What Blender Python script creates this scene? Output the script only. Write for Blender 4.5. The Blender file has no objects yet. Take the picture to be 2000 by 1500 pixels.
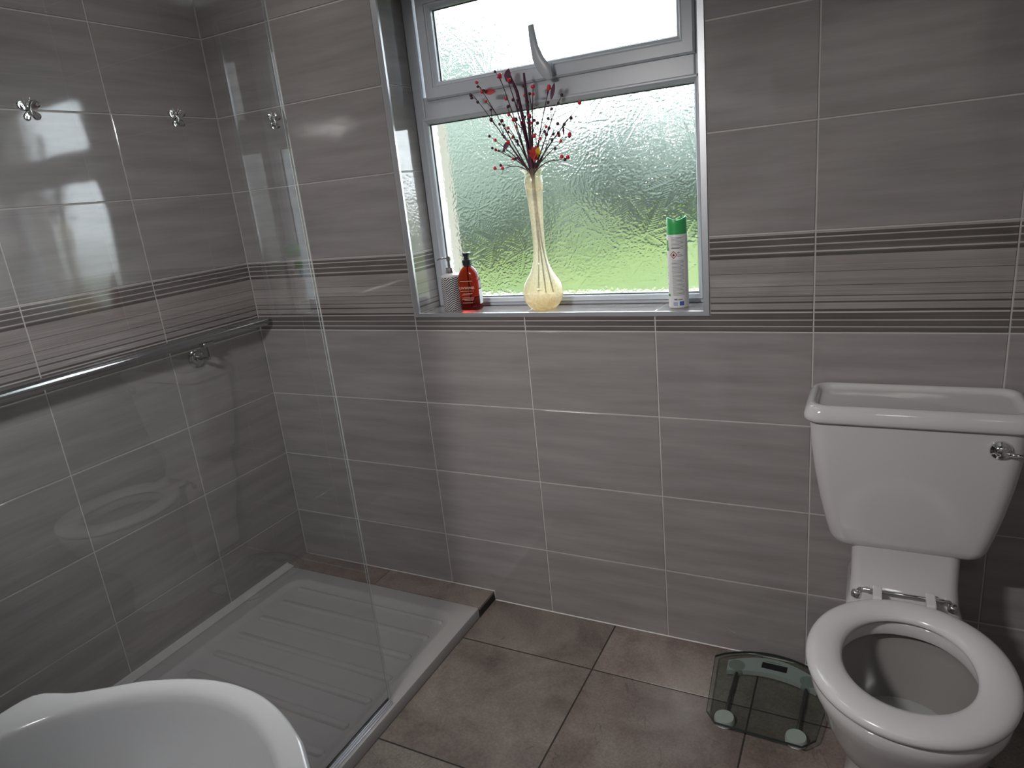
import bpy, bmesh, math, random
import numpy as np
from mathutils import Vector, Matrix
random.seed(7)
sc = bpy.context.scene
COL = sc.collection
PI = math.pi

# ------------------------------------------------------------------ camera
cam_d = bpy.data.cameras.new('camera')
cam_d.sensor_width = 36.0
cam_d.lens = 1330.96 / 2000 * 36.0
cam_d.clip_start = 0.02
cam = bpy.data.objects.new('camera', cam_d)
COL.objects.link(cam)
_y, _p, _r = 0.4968, -0.2824, -0.1045
_F = Vector((-math.sin(_y) * math.cos(_p), math.cos(_y) * math.cos(_p), math.sin(_p)))
_rt = Vector((math.cos(_y), math.sin(_y), 0)); _up = _rt.cross(_F)
_R = math.cos(_r) * _rt + math.sin(_r) * _up
_U = -math.sin(_r) * _rt + math.cos(_r) * _up
M3 = Matrix((_R, _U, -_F)).transposed()
cam.matrix_world = Matrix.Translation((2.0291, -1.8084, 1.4123)) @ M3.to_4x4()
sc.camera = cam

# ------------------------------------------------------------------ world, exposure
SKY = 8.5
world = bpy.data.worlds.new('world'); sc.world = world
world.use_nodes = True
_nt = world.node_tree; _nt.nodes.clear()
_o = _nt.nodes.new('ShaderNodeOutputWorld'); _b = _nt.nodes.new('ShaderNodeBackground')
_b.inputs[0].default_value = (0.88, 0.94, 1.0, 1); _b.inputs[1].default_value = SKY
_nt.links.new(_b.outputs[0], _o.inputs[0])
vs = sc.view_settings
vs.view_transform = 'Standard'; vs.look = 'None'; vs.gamma = 1.0; vs.use_curve_mapping = False
vs.exposure = 0.0
CEIL_FILL_W = 2.2      # added fill lamp on the bathroom ceiling, out of view
BAR_FILL_W = 54.0       # added fill bar on the wall by the basin, out of view
HALL_FILL_W = 3.0       # added fill lamp on the landing behind the doorway, out of view
cy = sc.cycles
cy.use_denoising = True
cy.max_bounces = 14; cy.transmission_bounces = 10; cy.transparent_max_bounces = 12
cy.glossy_bounces = 5; cy.diffuse_bounces = 4
cy.sample_clamp_indirect = 6.0

# ------------------------------------------------------------------ materials
def nodes_of(name):
    m = bpy.data.materials.new(name); m.use_nodes = True
    nt = m.node_tree; nt.nodes.clear()
    out = nt.nodes.new('ShaderNodeOutputMaterial')
    return m, nt, out

def setin(n, **kw):
    for k, v in kw.items():
        n.inputs[k.replace('_', ' ')].default_value = v

def principled(name, color, rough=0.5, metal=0.0, ior=1.5, trans=0.0, noise=0.0, nscale=30.0, bump=0.0, bscale=40.0, rnoise=0.0):
    m, nt, out = nodes_of(name)
    b = nt.nodes.new('ShaderNodeBsdfPrincipled')
    c = (*color, 1) if len(color) == 3 else color
    b.inputs['Base Color'].default_value = c
    b.inputs['Roughness'].default_value = rough
    b.inputs['Metallic'].default_value = metal
    b.inputs['IOR'].default_value = ior
    b.inputs['Transmission Weight'].default_value = trans
    nt.links.new(b.outputs[0], out.inputs[0])
    tc = nt.nodes.new('ShaderNodeTexCoord')
    if noise > 0:
        n = nt.nodes.new('ShaderNodeTexNoise'); n.inputs['Scale'].default_value = nscale; n.inputs['Detail'].default_value = 4
        nt.links.new(tc.outputs['Object'], n.inputs['Vector'])
        mx = nt.nodes.new('ShaderNodeMix'); mx.data_type = 'RGBA'
        mx.inputs[6].default_value = tuple(max(0, x * (1 - noise)) for x in c[:3]) + (1,)
        mx.inputs[7].default_value = tuple(min(1, x * (1 + noise)) for x in c[:3]) + (1,)
        nt.links.new(n.outputs['Fac'], mx.inputs[0]); nt.links.new(mx.outputs[2], b.inputs['Base Color'])
    if bump > 0:
        n = nt.nodes.new('ShaderNodeTexNoise'); n.inputs['Scale'].default_value = bscale; n.inputs['Detail'].default_value = 2
        nt.links.new(tc.outputs['Object'], n.inputs['Vector'])
        bp = nt.nodes.new('ShaderNodeBump'); bp.inputs['Strength'].default_value = bump; bp.inputs['Distance'].default_value = 0.01
        nt.links.new(n.outputs['Fac'], bp.inputs['Height']); nt.links.new(bp.outputs[0], b.inputs['Normal'])
    return m

def tile_mat(name, c1, c2, kind, rough=0.07, ior=1.75):
    """glossy wall tile: streaky grain along local X; kind 'band' adds printed stripes by local Z"""
    m, nt, out = nodes_of(name)
    L = nt.links.new
    b = nt.nodes.new('ShaderNodeBsdfPrincipled'); L(b.outputs[0], out.inputs[0])
    setin(b, Roughness=rough, IOR=ior)
    tc = nt.nodes.new('ShaderNodeTexCoord'); oi = nt.nodes.new('ShaderNodeObjectInfo')
    rv = nt.nodes.new('ShaderNodeMath'); rv.operation = 'MULTIPLY'; rv.inputs[1].default_value = 37.0
    L(oi.outputs['Random'], rv.inputs[0])
    add = nt.nodes.new('ShaderNodeVectorMath'); add.operation = 'ADD'
    L(tc.outputs['Object'], add.inputs[0])
    cmb = nt.nodes.new('ShaderNodeCombineXYZ'); L(rv.outputs[0], cmb.inputs[0]); L(rv.outputs[0], cmb.inputs[2])
    L(cmb.outputs[0], add.inputs[1])
    mp = nt.nodes.new('ShaderNodeMapping'); mp.inputs['Scale'].default_value = (2.6, 1, 26); mp.inputs['Rotation'].default_value = (0, 0.04, 0)
    L(add.outputs[0], mp.inputs['Vector'])
    n1 = nt.nodes.new('ShaderNodeTexNoise'); setin(n1, Scale=1.0, Detail=5.0, Roughness=0.55); L(mp.outputs[0], n1.inputs['Vector'])
    mp2 = nt.nodes.new('ShaderNodeMapping'); mp2.inputs['Scale'].default_value = (14, 1, 260); L(add.outputs[0], mp2.inputs['Vector'])
    n2 = nt.nodes.new('ShaderNodeTexNoise'); setin(n2, Scale=1.0, Detail=2.0); L(mp2.outputs[0], n2.inputs['Vector'])
    mr = nt.nodes.new('ShaderNodeMapRange'); setin(mr, From_Min=0.35, From_Max=0.68); L(n1.outputs['Fac'], mr.inputs['Value'])
    s = nt.nodes.new('ShaderNodeMath'); s.operation = 'MULTIPLY_ADD'; s.inputs[1].default_value = 0.35
    sb = nt.nodes.new('ShaderNodeMath'); sb.operation = 'SUBTRACT'; sb.inputs[1].default_value = 0.5; L(n2.outputs['Fac'], sb.inputs[0])
    L(sb.outputs[0], s.inputs[0]); L(mr.outputs['Result'], s.inputs[2])
    mx = nt.nodes.new('ShaderNodeMix'); mx.data_type = 'RGBA'; mx.inputs[6].default_value = (*c1, 1); mx.inputs[7].default_value = (*c2, 1)
    L(s.outputs[0], mx.inputs[0])
    col = mx.outputs[2]
    if kind == 'band':
        sep = nt.nodes.new('ShaderNodeSeparateXYZ'); L(tc.outputs['Object'], sep.inputs[0])
        t = nt.nodes.new('ShaderNodeMath'); t.operation = 'MULTIPLY_ADD'; t.inputs[1].default_value = 4.0; t.inputs[2].default_value = 0.5
        L(sep.outputs['Z'], t.inputs[0])
        rp = nt.nodes.new('ShaderNodeValToRGB'); rp.color_ramp.interpolation = 'CONSTANT'
        D, Md, Lt, K = 0.42, 1.0, 1.55, 0.30
        stops = [(0, D), (.052, Lt), (.066, D), (.118, Lt), (.13, D), (.198, Lt), (.212, K), (.238, Md), (.30, K), (.314, Md), (.362, .45), (.374, Md),
                 (.465, .5), (.475, 1.06), (.6, .45), (.609, .97), (.70, 1.05), (.755, K), (.785, D), (.796, Lt), (.812, D), (.866, Lt), (.878, D), (.932, Lt), (.945, D), (.975, 1.3)]
        els = rp.color_ramp.elements
        els[0].position = 0; els[0].color = (D, D, D, 1)
        els[1].position = stops[1][0]; els[1].color = (Lt,) * 3 + (1,)
        for p, v in stops[2:]:
            e = els.new(p); e.color = (v * 1.0, v * 0.98, v * 0.98, 1)
        L(t.outputs[0], rp.inputs[0])
        # fine print lines
        mp3 = nt.nodes.new('ShaderNodeMapping'); mp3.inputs['Scale'].default_value = (0.3, 0, 330); L(tc.outputs['Object'], mp3.inputs['Vector'])
        n3 = nt.nodes.new('ShaderNodeTexNoise'); setin(n3, Scale=1.0, Detail=1.0); L(mp3.outputs[0], n3.inputs['Vector'])
        mr3 = nt.nodes.new('ShaderNodeMapRange'); setin(mr3, From_Min=0.3, From_Max=0.7, To_Min=0.82, To_Max=1.18); L(n3.outputs['Fac'], mr3.inputs['Value'])
        mu = nt.nodes.new('ShaderNodeMix'); mu.data_type = 'RGBA'; mu.blend_type = 'MULTIPLY'; mu.inputs[0].default_value = 1.0
        L(col, mu.inputs[6]); L(rp.outputs[0], mu.inputs[7])
        mu2 = nt.nodes.new('ShaderNodeMix'); mu2.data_type = 'RGBA'; mu2.blend_type = 'MULTIPLY'; mu2.inputs[0].default_value = 1.0
        cc = nt.nodes.new('ShaderNodeCombineColor'); [L(mr3.outputs['Result'], cc.inputs[i]) for i in range(3)]
        L(mu.outputs[2], mu2.inputs[6]); L(cc.outputs[0], mu2.inputs[7])
        col = mu2.outputs[2]
    L(col, b.inputs['Base Color'])
    nb = nt.nodes.new('ShaderNodeTexNoise'); setin(nb, Scale=9.0, Detail=1.0); L(add.outputs[0], nb.inputs['Vector'])
    bp = nt.nodes.new('ShaderNodeBump'); setin(bp, Strength=0.07, Distance=0.01); L(nb.outputs['Fac'], bp.inputs['Height'])
    L(bp.outputs[0], b.inputs['Normal'])
    return m

def floor_mat(name, gain=1.0):
    m, nt, out = nodes_of(name); L = nt.links.new
    b = nt.nodes.new('ShaderNodeBsdfPrincipled'); L(b.outputs[0], out.inputs[0]); setin(b, Roughness=0.22, IOR=1.6)
    tc = nt.nodes.new('ShaderNodeTexCoord'); oi = nt.nodes.new('ShaderNodeObjectInfo')
    rv = nt.nodes.new('ShaderNodeMath'); rv.operation = 'MULTIPLY'; rv.inputs[1].default_value = 53.0; L(oi.outputs['Random'], rv.inputs[0])
    cmb = nt.nodes.new('ShaderNodeCombineXYZ'); [L(rv.outputs[0], cmb.inputs[i]) for i in range(3)]
    add = nt.nodes.new('ShaderNodeVectorMath'); L(tc.outputs['Object'], add.inputs[0]); L(cmb.outputs[0], add.inputs[1])
    n1 = nt.nodes.new('ShaderNodeTexNoise'); setin(n1, Scale=4.5, Detail=6.0, Roughness=0.6, Distortion=0.4); L(add.outputs[0], n1.inputs['Vector'])
    rp = nt.nodes.new('ShaderNodeValToRGB')
    e = rp.color_ramp.elements
    e[0].position = .3; e[0].color = (.135, .108, .1, 1); e[1].position = .7; e[1].color = (.31, .275, .255, 1)
    x = e.new(.46); x.color = (.215, .18, .168, 1)
    L(n1.outputs['Fac'], rp.inputs[0])
    # rosy and grey tints tile by tile
    hs = nt.nodes.new('ShaderNodeMix'); hs.data_type = 'RGBA'; hs.blend_type = 'MULTIPLY'; hs.inputs[0].default_value = 1
    tr = nt.nodes.new('ShaderNodeValToRGB'); te = tr.color_ramp.elements
    te[0].position = 0; te[0].color = (1.02, .96, .93, 1); te[1].position = 1; te[1].color = (.98, 1.0, .95, 1)
    L(oi.outputs['Random'], tr.inputs[0]); L(rp.outputs[0], hs.inputs[6]); L(tr.outputs[0], hs.inputs[7])
    # fine speckle
    n2 = nt.nodes.new('ShaderNodeTexNoise'); setin(n2, Scale=160.0, Detail=2.0); L(add.outputs[0], n2.inputs['Vector'])
    mr = nt.nodes.new('ShaderNodeMapRange'); setin(mr, From_Min=0.3, From_Max=0.75, To_Min=0.86 * gain, To_Max=1.16 * gain); L(n2.outputs['Fac'], mr.inputs['Value'])
    cc = nt.nodes.new('ShaderNodeCombineColor'); [L(mr.outputs['Result'], cc.inputs[i]) for i in range(3)]
    mu = nt.nodes.new('ShaderNodeMix'); mu.data_type = 'RGBA'; mu.blend_type = 'MULTIPLY'; mu.inputs[0].default_value = 1
    L(hs.outputs[2], mu.inputs[6]); L(cc.outputs[0], mu.inputs[7])
    # thin dark crack veins
    n3 = nt.nodes.new('ShaderNodeTexNoise'); setin(n3, Scale=2.3, Detail=5.0, Distortion=1.2); L(add.outputs[0], n3.inputs['Vector'])
    ab = nt.nodes.new('ShaderNodeMath'); ab.operation = 'SUBTRACT'; ab.inputs[1].default_value = .57; L(n3.outputs['Fac'], ab.inputs[0])
    a2 = nt.nodes.new('ShaderNodeMath'); a2.operation = 'ABSOLUTE'; L(ab.outputs[0], a2.inputs[0])
    mr2 = nt.nodes.new('ShaderNodeMapRange'); setin(mr2, From_Min=0.0, From_Max=0.004, To_Min=0.72, To_Max=1.0); L(a2.outputs[0], mr2.inputs['Value'])
    c2 = nt.nodes.new('ShaderNodeCombineColor'); [L(mr2.outputs['Result'], c2.inputs[i]) for i in range(3)]
    mu3 = nt.nodes.new('ShaderNodeMix'); mu3.data_type = 'RGBA'; mu3.blend_type = 'MULTIPLY'; mu3.inputs[0].default_value = 1
    L(mu.outputs[2], mu3.inputs[6]); L(c2.outputs[0], mu3.inputs[7])
    L(mu3.outputs[2], b.inputs['Base Color'])
    return m

def clear_glass(name, tint, ior=1.5, rough=0.0):
    """thin architectural glass: Fresnel mix of a tinted see-through and a mirror"""
    m, nt, out = nodes_of(name); L = nt.links.new
    t = nt.nodes.new('ShaderNodeBsdfTransparent'); t.inputs[0].default_value = (*tint, 1)
    g = nt.nodes.new('ShaderNodeBsdfAnisotropic'); g.inputs['Roughness'].default_value = rough
    f = nt.nodes.new('ShaderNodeFresnel'); f.inputs[0].default_value = ior
    ge = nt.nodes.new('ShaderNodeNewGeometry')           # outer faces mirror, inner faces only let light out
    sb = nt.nodes.new('ShaderNodeMath'); sb.operation = 'SUBTRACT'; sb.inputs[0].default_value = 1.0; L(ge.outputs['Backfacing'], sb.inputs[1])
    mu = nt.nodes.new('ShaderNodeMath'); mu.operation = 'MULTIPLY'; L(f.outputs[0], mu.inputs[0]); L(sb.outputs[0], mu.inputs[1])
    mx = nt.nodes.new('ShaderNodeMixShader')
    L(mu.outputs[0], mx.inputs[0]); L(t.outputs[0], mx.inputs[1]); L(g.outputs[0], mx.inputs[2]); L(mx.outputs[0], out.inputs[0])
    return m

def obscure_glass(name):
    m, nt, out = nodes_of(name); L = nt.links.new
    b = nt.nodes.new('ShaderNodeBsdfPrincipled'); L(b.outputs[0], out.inputs[0])
    b.inputs['Base Color'].default_value = (0.97, 1.0, 0.985, 1)
    setin(b, Roughness=0.12, IOR=1.45, Transmission_Weight=1.0)
    tc = nt.nodes.new('ShaderNodeTexCoord')
    n = nt.nodes.new('ShaderNodeTexNoise'); setin(n, Scale=170.0, Detail=2.0); L(tc.outputs['Object'], n.inputs['Vector'])
    bp = nt.nodes.new('ShaderNodeBump'); setin(bp, Strength=0.12, Distance=0.003); L(n.outputs['Fac'], bp.inputs['Height'])
    L(bp.outputs[0], b.inputs['Normal'])
    return m

T1, T2 = (.27, .25, .25), (.35, .327, .325)
m_tile = tile_mat('wall_tile', T1, T2, 'plain')
m_band = tile_mat('border_tile', (.27, .248, .24), (.37, .34, .33), 'band')
m_grout = principled('light_grout', (.52, .50, .48), .8, noise=.1)
m_fgrout = principled('dark_floor_grout', (.035, .032, .03), .8)
m_floor = floor_mat('floor_tile')
m_ledge = floor_mat('ledge_tile')
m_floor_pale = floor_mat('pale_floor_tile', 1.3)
m_paint = principled('white_paint', (.74, .74, .73), .7, noise=.02)
m_hallfloor = principled('landing_carpet', (.22, .19, .17), .95, noise=.2, nscale=300)
m_render = principled('exterior_render', (.29, .27, .225), .85, noise=.1)
m_upvc = principled('white_upvc', (.50, .53, .58), .32)
m_gasket = principled('dark_gasket', (.06, .07, .08), .5)
m_trim = principled('satin_aluminium_trim', (.56, .57, .6), .38, metal=.75)
m_chrome = principled('chrome', (.80, .80, .82), .07, metal=1.0)
m_dchrome = principled('dark_chrome', (.50, .51, .52), .16, metal=1.0)
m_steel = principled('brushed_channel', (.7, .71, .74), .25, metal=1.0)
m_ceramic = principled('white_ceramic', (.60, .58, .585), .08, ior=1.5)
m_basin = principled('white_basin_ceramic', (.74, .75, .77), .08)
m_seat = principled('white_seat_plastic', (.74, .72, .73), .2)
m_tray = principled('grey_white_tray', (.42, .41, .41), .3, noise=.04)
m_water = principled('toilet_water', (.55, .56, .55), .02, ior=1.33)
m_panel = clear_glass('shower_glass', (.955, .965, .97), 2.0)
m_plate = clear_glass('scale_glass', (.80, .835, .815), 1.5)
m_gedge = principled('glass_edge', (.03, .05, .045), .2)
m_obscure = obscure_glass('floral_obscure_glass')
m_sealant = principled('silicone', (.62, .61, .6), .5)
m_black = principled('black_rubber', (.015, .015, .017), .4)

# ------------------------------------------------------------------ mesh helpers
def link(o, parent=None):
    COL.objects.link(o)
    if parent is not None:
        o.parent = parent
    return o

def mesh_obj(name, verts, faces, mat, parent=None, smooth=False, loc=None, autosmooth=None):
    me = bpy.data.meshes.new(name); me.from_pydata([tuple(v) for v in verts], [], faces); me.update()
    bm = bmesh.new(); bm.from_mesh(me); bmesh.ops.recalc_face_normals(bm, faces=bm.faces); bm.to_mesh(me); bm.free()
    if mat: me.materials.append(mat)
    if smooth:
        for p in me.polygons: p.use_smooth = True
        if autosmooth is not None:
            me.set_sharp_from_angle(angle=math.radians(autosmooth))
    o = bpy.data.objects.new(name, me); link(o, parent)
    if loc: o.location = loc
    return o

class MB:
    def __init__(s): s.v = []; s.f = []
    def add(s, verts, faces):
        k = len(s.v); s.v += [tuple(v) for v in verts]; s.f += [tuple(i + k for i in f) for f in faces]
    def box(s, x0, x1, y0, y1, z0, z1, c=0.0):
        if c <= 0:
            vs_ = [(x, y, z) for z in (z0, z1) for y in (y0, y1) for x in (x0, x1)]
            s.add(vs_, [(0, 1, 3, 2), (4, 6, 7, 5), (0, 4, 5, 1), (2, 3, 7, 6), (0, 2, 6, 4), (1, 5, 7, 3)]); return
        bm = bmesh.new(); bmesh.ops.create_cube(bm, size=1)
        for v in bm.verts:
            v.co = ((x0 + x1) / 2 + v.co.x * (x1 - x0), (y0 + y1) / 2 + v.co.y * (y1 - y0), (z0 + z1) / 2 + v.co.z * (z1 - z0))
        bmesh.ops.bevel(bm, geom=bm.edges[:], offset=c, segments=2, profile=.6, affect='EDGES')
        bm.verts.index_update()
        s.add([v.co[:] for v in bm.verts], [tuple(v.index for v in f.verts) for f in bm.faces]); bm.free()
    def loft(s, rings, cap0=True, cap1=True, closed=True):
        k = len(s.v); n = len(rings[0])
        for r in rings: s.v += [tuple(p) for p in r]
        for i in range(len(rings) - 1):
            for j in range(n if closed else n - 1):
                a = k + i * n + j; b = k + i * n + (j + 1) % n
                s.f.append((a, b, b + n, a + n))
        if cap0: s.f.append(tuple(k + j for j in range(n))[::-1])
        if cap1: s.f.append(tuple(k + (len(rings) - 1) * n + j for j in range(n)))
    def lathe(s, prof, c=(0, 0, 0), n=32, cap0=True, cap1=True, axis='z'):
        rings = []
        for r, z in prof:
            ring = []
            for j in range(n):
                a = 2 * PI * j / n
                p = (r * math.cos(a), r * math.sin(a), z)
                if axis == 'x': p = (z, r * math.cos(a), r * math.sin(a))
                if axis == 'y': p = (r * math.cos(a), z, r * math.sin(a))
                ring.append((c[0] + p[0], c[1] + p[1], c[2] + p[2]))
            rings.append(ring)
        s.loft(rings, cap0, cap1)
    def tube(s, pts, r, n=10):
        pts = [Vector(p) for p in pts]; rs = r if isinstance(r, (list, tuple)) else [r] * len(pts)
        rings = []; prev = None
        for i, p in enumerate(pts):
            d = (pts[min(i + 1, len(pts) - 1)] - pts[max(i - 1, 0)]).normalized()
            if prev is None:
                u = d.cross(Vector((0, 0, 1)));
                if u.length < .05: u = d.cross(Vector((1, 0, 0)))
            else: u = prev - d * prev.dot(d)
            u.normalize(); w = d.cross(u); prev = u
            rings.append([p + (u * math.cos(2 * PI * j / n) + w * math.sin(2 * PI * j / n)) * rs[i] for j in range(n)])
        s.loft(rings)
    def sphere(s, c, r, n=10, m=6, sx=1, sy=1, sz=1):
        rings = []
        for i in range(1, m):
            t = PI * i / m
            rings.append([(c[0] + sx * r * math.sin(t) * math.cos(2 * PI * j / n), c[1] + sy * r * math.sin(t) * math.sin(2 * PI * j / n), c[2] - sz * r * math.cos(t)) for j in range(n)])
        s.loft(rings)
    def build(s, name, mat, parent=None, smooth=False, loc=None, auto=None):
        return mesh_obj(name, s.v, s.f, mat, parent, smooth, loc, auto)

def rrect(cx, cy, hx, hy, r, z, seg=6):
    """rounded rectangle ring, CCW"""
    r = min(r, hx, hy); out = []
    for qx, qy, a0 in ((1, 1, 0), (-1, 1, PI / 2), (-1, -1, PI), (1, -1, 1.5 * PI)):
        for k in range(seg + 1):
            a = a0 + PI / 2 * k / seg
            out.append((cx + qx * (hx - r) + r * math.cos(a), cy + qy * (hy - r) + r * math.sin(a), z))
    return out

def empty(name, label, cat, loc=(0, 0, 0), group=None, kind=None):
    o = bpy.data.objects.new(name, None); link(o); o.location = loc; o.empty_display_size = .05
    return tag(o, label, cat, group, kind)

def tag(o, label, cat, group=None, kind=None):
    o['label'] = label; o['category'] = cat
    if group: o['group'] = group
    if kind: o['kind'] = kind
    return o

def struct(o, label, cat):
    return tag(o, label, cat, kind='structure')

def prism_tile(name, poly, t=.008, c=.0012):
    """axis aligned polygon (CCW in XZ seen from -Y) -> tile mesh, front at y=0 with chamfered edge, back at y=t"""
    n = len(poly)
    def inset(d):
        res = []
        for i in range(n):
            p0, p1, p2 = Vector(poly[i - 1]), Vector(poly[i]), Vector(poly[(i + 1) % n])
            e1 = (p1 - p0).normalized(); e2 = (p2 - p1).normalized()
            n1 = Vector((-e1.y, e1.x)); n2 = Vector((-e2.y, e2.x))
            res.append(p1 + (n1 + n2) * d)
        return res
    a = [(p[0], t, p[1]) for p in poly]; b = [(p[0], c, p[1]) for p in poly]; f = [(p[0], 0, p[1]) for p in inset(c)]
    mb = MB(); mb.loft([a, b, f])
    me = bpy.data.meshes.new(name); me.from_pydata(mb.v, [], mb.f)
    bm = bmesh.new(); bm.from_mesh(me); bmesh.ops.recalc_face_normals(bm, faces=bm.faces); bm.to_mesh(me); bm.free()
    return me

# ------------------------------------------------------------------ room dimensions
XR, YF, ZC = 2.52, -1.80, 2.42            # right wall, front wall (behind the camera), ceiling
TW, TH, GAP = 0.4, 0.25, 0.0035
X0 = 0.3134; Z0 = 0.986; Y0 = -0.3913
WX0, WX1, WZ0, WZ1 = 0.735, 1.647, 1.042, 2.03
YW = 0.125                                  # front of the window frame
GR = 0.0016                                 # grout recess

cache = {}
def put_tile(parent, mat, nm, poly, center, rotz, local=True):
    """poly in tile-centre coordinates; instance shares mesh data when the outline repeats"""
    key = (mat.name, tuple((round(p[0], 4), round(p[1], 4)) for p in poly))
    if key not in cache:
        me = prism_tile(nm, poly); me.materials.append(mat); cache[key] = me
    o = bpy.data.objects.new(nm, cache[key]); link(o, parent)
    o.location = center; o.rotation_euler = (0, 0, rotz)
    return o

def rect(a, b, c, d): return [(a, c), (b, c), (b, d), (a, d)]

zj = [0.0] + [Z0 + TH * k for k in range(-3, 6) if Z0 + TH * k < ZC - .02] + [ZC]
def rows():
    for i in range(len(zj) - 1):
        za, zb = zj[i], zj[i + 1]
        k = round((zb - Z0) / TH) - 1 if i < len(zj) - 2 else round((za - Z0) / TH)
        yield za, zb, Z0 + TH * (k + .5), abs(za - Z0) < 1e-6

def tile_wall(parent, u0, u1, first, place, rotz, flip, holes=()):
    """tiles on a wall running in u from u0 to u1 with joints at first + k*TW"""
    js = [u0] + sorted(first + TW * k for k in range(-8, 9) if u0 + .02 < first + TW * k < u1 - .02) + [u1]
    for i in range(len(js) - 1):
        a, b = js[i], js[i + 1]
        kc = (a if i > 0 else b - TW) + TW / 2
        for za, zb, zc, band in rows():
            g = GAP / 2
            A, B, Cz, Dz = a + g, b - g, za + g, zb - g
            polys = [rect(A, B, Cz, Dz)]
            for (ha, hb, hc, hd) in holes:
                if B <= ha or A >= hb or Dz <= hc or Cz >= hd: continue
                cl, cr, cb, ct = A >= ha, B <= hb, Cz >= hc, Dz <= hd
                if cl and cr and cb and ct: polys = []
                elif cl and cr and ct: polys = [rect(A, B, Cz, hc)]
                elif cl and cr and cb: polys = [rect(A, B, hd, Dz)]
                elif cr and cb and ct: polys = [rect(A, ha, Cz, Dz)]
                elif cl and cb and ct: polys = [rect(hb, B, Cz, Dz)]
                elif cr and ct and ha - A < .012: polys = [rect(A, B, Cz, hc)]
                elif cr and ct: polys = [[(A, Cz), (B, Cz), (B, hc), (ha, hc), (ha, Dz), (A, Dz)]]
                elif cl and ct: polys = [[(A, Cz), (B, Cz), (B, Dz), (hb, Dz), (hb, hc), (A, hc)]]
                elif cr and cb: polys = [[(A, Cz), (ha, Cz), (ha, hd), (B, hd), (B, Dz), (A, Dz)]]
                elif cl and cb: polys = [[(hb, Cz), (B, Cz), (B, Dz), (A, Dz), (A, hd), (hb, hd)]]
            for poly in polys:
                w = max(p[0] for p in poly) - min(p[0] for p in poly)
                if w < .012: continue
                loc = [(p[0] - kc, p[1] - zc) for p in poly]
                if flip: loc = [(-p[0], p[1]) for p in loc][::-1]
                put_tile(parent, m_band if band else m_tile, 'border_tile' if band else 'wall_tile', loc, place(kc, zc), rotz)

# ------------------------------------------------------------------ walls, ceiling
mb = MB()
yo = .30
mb.box(-.12, WX0 - GR, GR, yo, -.3, ZC + .1); mb.box(WX1 + GR, XR + .12, GR, yo, -.3, ZC + .1)
mb.box(WX0 - GR, WX1 + GR, GR, yo, -.3, WZ0 - GR); mb.box(WX0 - GR, WX1 + GR, GR, yo, WZ1 + GR, ZC + .1)
wall_back = struct(mb.build('wall_back', m_grout), 'grey tiled window wall with a striped border band behind the toilet', 'wall')
tile_wall(wall_back, 0, XR, X0, lambda u, z: (u, 0, z), 0, False,
          holes=[(WX0 - .019, WX1 + .017, WZ0 - .013, WZ1 + .016)])
mb = MB()
mb.box(WX0 - GR, WX0 + .001, .19, .303, WZ0, WZ1); mb.box(WX1 - .001, WX1 + GR, .19, .303, WZ0, WZ1); mb.box(WX0, WX1, .19, .303, WZ1 - .001, WZ1 + GR); mb.box(WX0, WX1, .19, .33, WZ0 - .02, WZ0 + .004)
mb.build('outer_reveal', m_render, wall_back)
# reveal tiles: left side faces +x, right side faces -x, sill on top
for za, zb, zc, band in rows():
    a, b = max(za, WZ0) + GAP / 2, min(zb, WZ1) - GAP / 2
    if b - a < .02: continue
    m_, nm = (m_band, 'border_tile') if band else (m_tile, 'reveal_tile')
    hw = (YW - .002) / 2
    poly = rect(-hw, hw, a - zc, b - zc)
    put_tile(wall_back, m_, nm, poly, (WX0, YW / 2, zc), PI / 2)
    put_tile(wall_back, m_, nm, poly, (WX1, YW / 2, zc), -PI / 2)
sx = [WX0, X0 + 2 * TW, X0 + 3 * TW, WX1]
for i in range(3):
    a, b = sx[i] + GAP / 2, sx[i + 1] - GAP / 2
    me = prism_tile('sill_tile', rect(a - (a + b) / 2, b - (a + b) / 2, -YW / 2 + .001, YW / 2)); me.materials.append(m_tile)
    o = bpy.data.objects.new('sill_tile', me); link(o, wall_back)
    o.location = ((a + b) / 2, YW / 2, WZ0); o.rotation_euler = (-PI / 2, 0, 0)
me = prism_tile('reveal_tile', rect(-(WX1 - WX0) / 2, (WX1 - WX0) / 2, -YW / 2 + .001, YW / 2)); me.materials.append(m_tile)
o = bpy.data.objects.new('reveal_tile', me); link(o, wall_back); o.location = ((WX0 + WX1) / 2, YW / 2, WZ1); o.rotation_euler = (PI / 2, 0, 0)

mb = MB(); mb.box(-.12, -GR, YF - .1, GR, -.1, ZC + .1)
wall_left = struct(mb.build('wall_left', m_grout), 'grey tiled shower wall with a striped border band behind the handrail', 'wall')
tile_wall(wall_left, YF, 0, Y0, lambda u, z: (0, u, z), PI / 2, False)
mb = MB(); mb.box(XR + GR, XR + .12, YF - 1.3, GR, -.1, ZC + .1)
wall_right = struct(mb.build('wall_right', m_grout), 'grey tiled side wall beyond the toilet', 'wall')
tile_wall(wall_right, YF, 0, -.4, lambda u, z: (XR, u, z), -PI / 2, True)
DX0, DX1, DZ = 1.66, 2.42, 2.02
mb = MB()
mb.box(-.12, DX0, YF - .1, YF - GR, -.1, ZC + .1); mb.box(DX1, XR + GR, YF - .1, YF - GR, -.1, ZC + .1); mb.box(DX0, DX1, YF - .1, YF - GR, DZ, ZC + .1)
wall_front = struct(mb.build('wall_front', m_grout), 'grey tiled wall with the doorway, behind the basin', 'wall')
tile_wall(wall_front, 0, XR, X0, lambda u, z: (u, YF, z), PI, True, holes=[(DX0 - .06, DX1 + .06, -.1, DZ + .06)])
mb = MB(); mb.box(DX0 - .06, DX0, YF, YF + .015, 0, DZ + .06, .003); mb.box(DX1, DX1 + .06, YF, YF + .015, 0, DZ + .06, .003)
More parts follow.
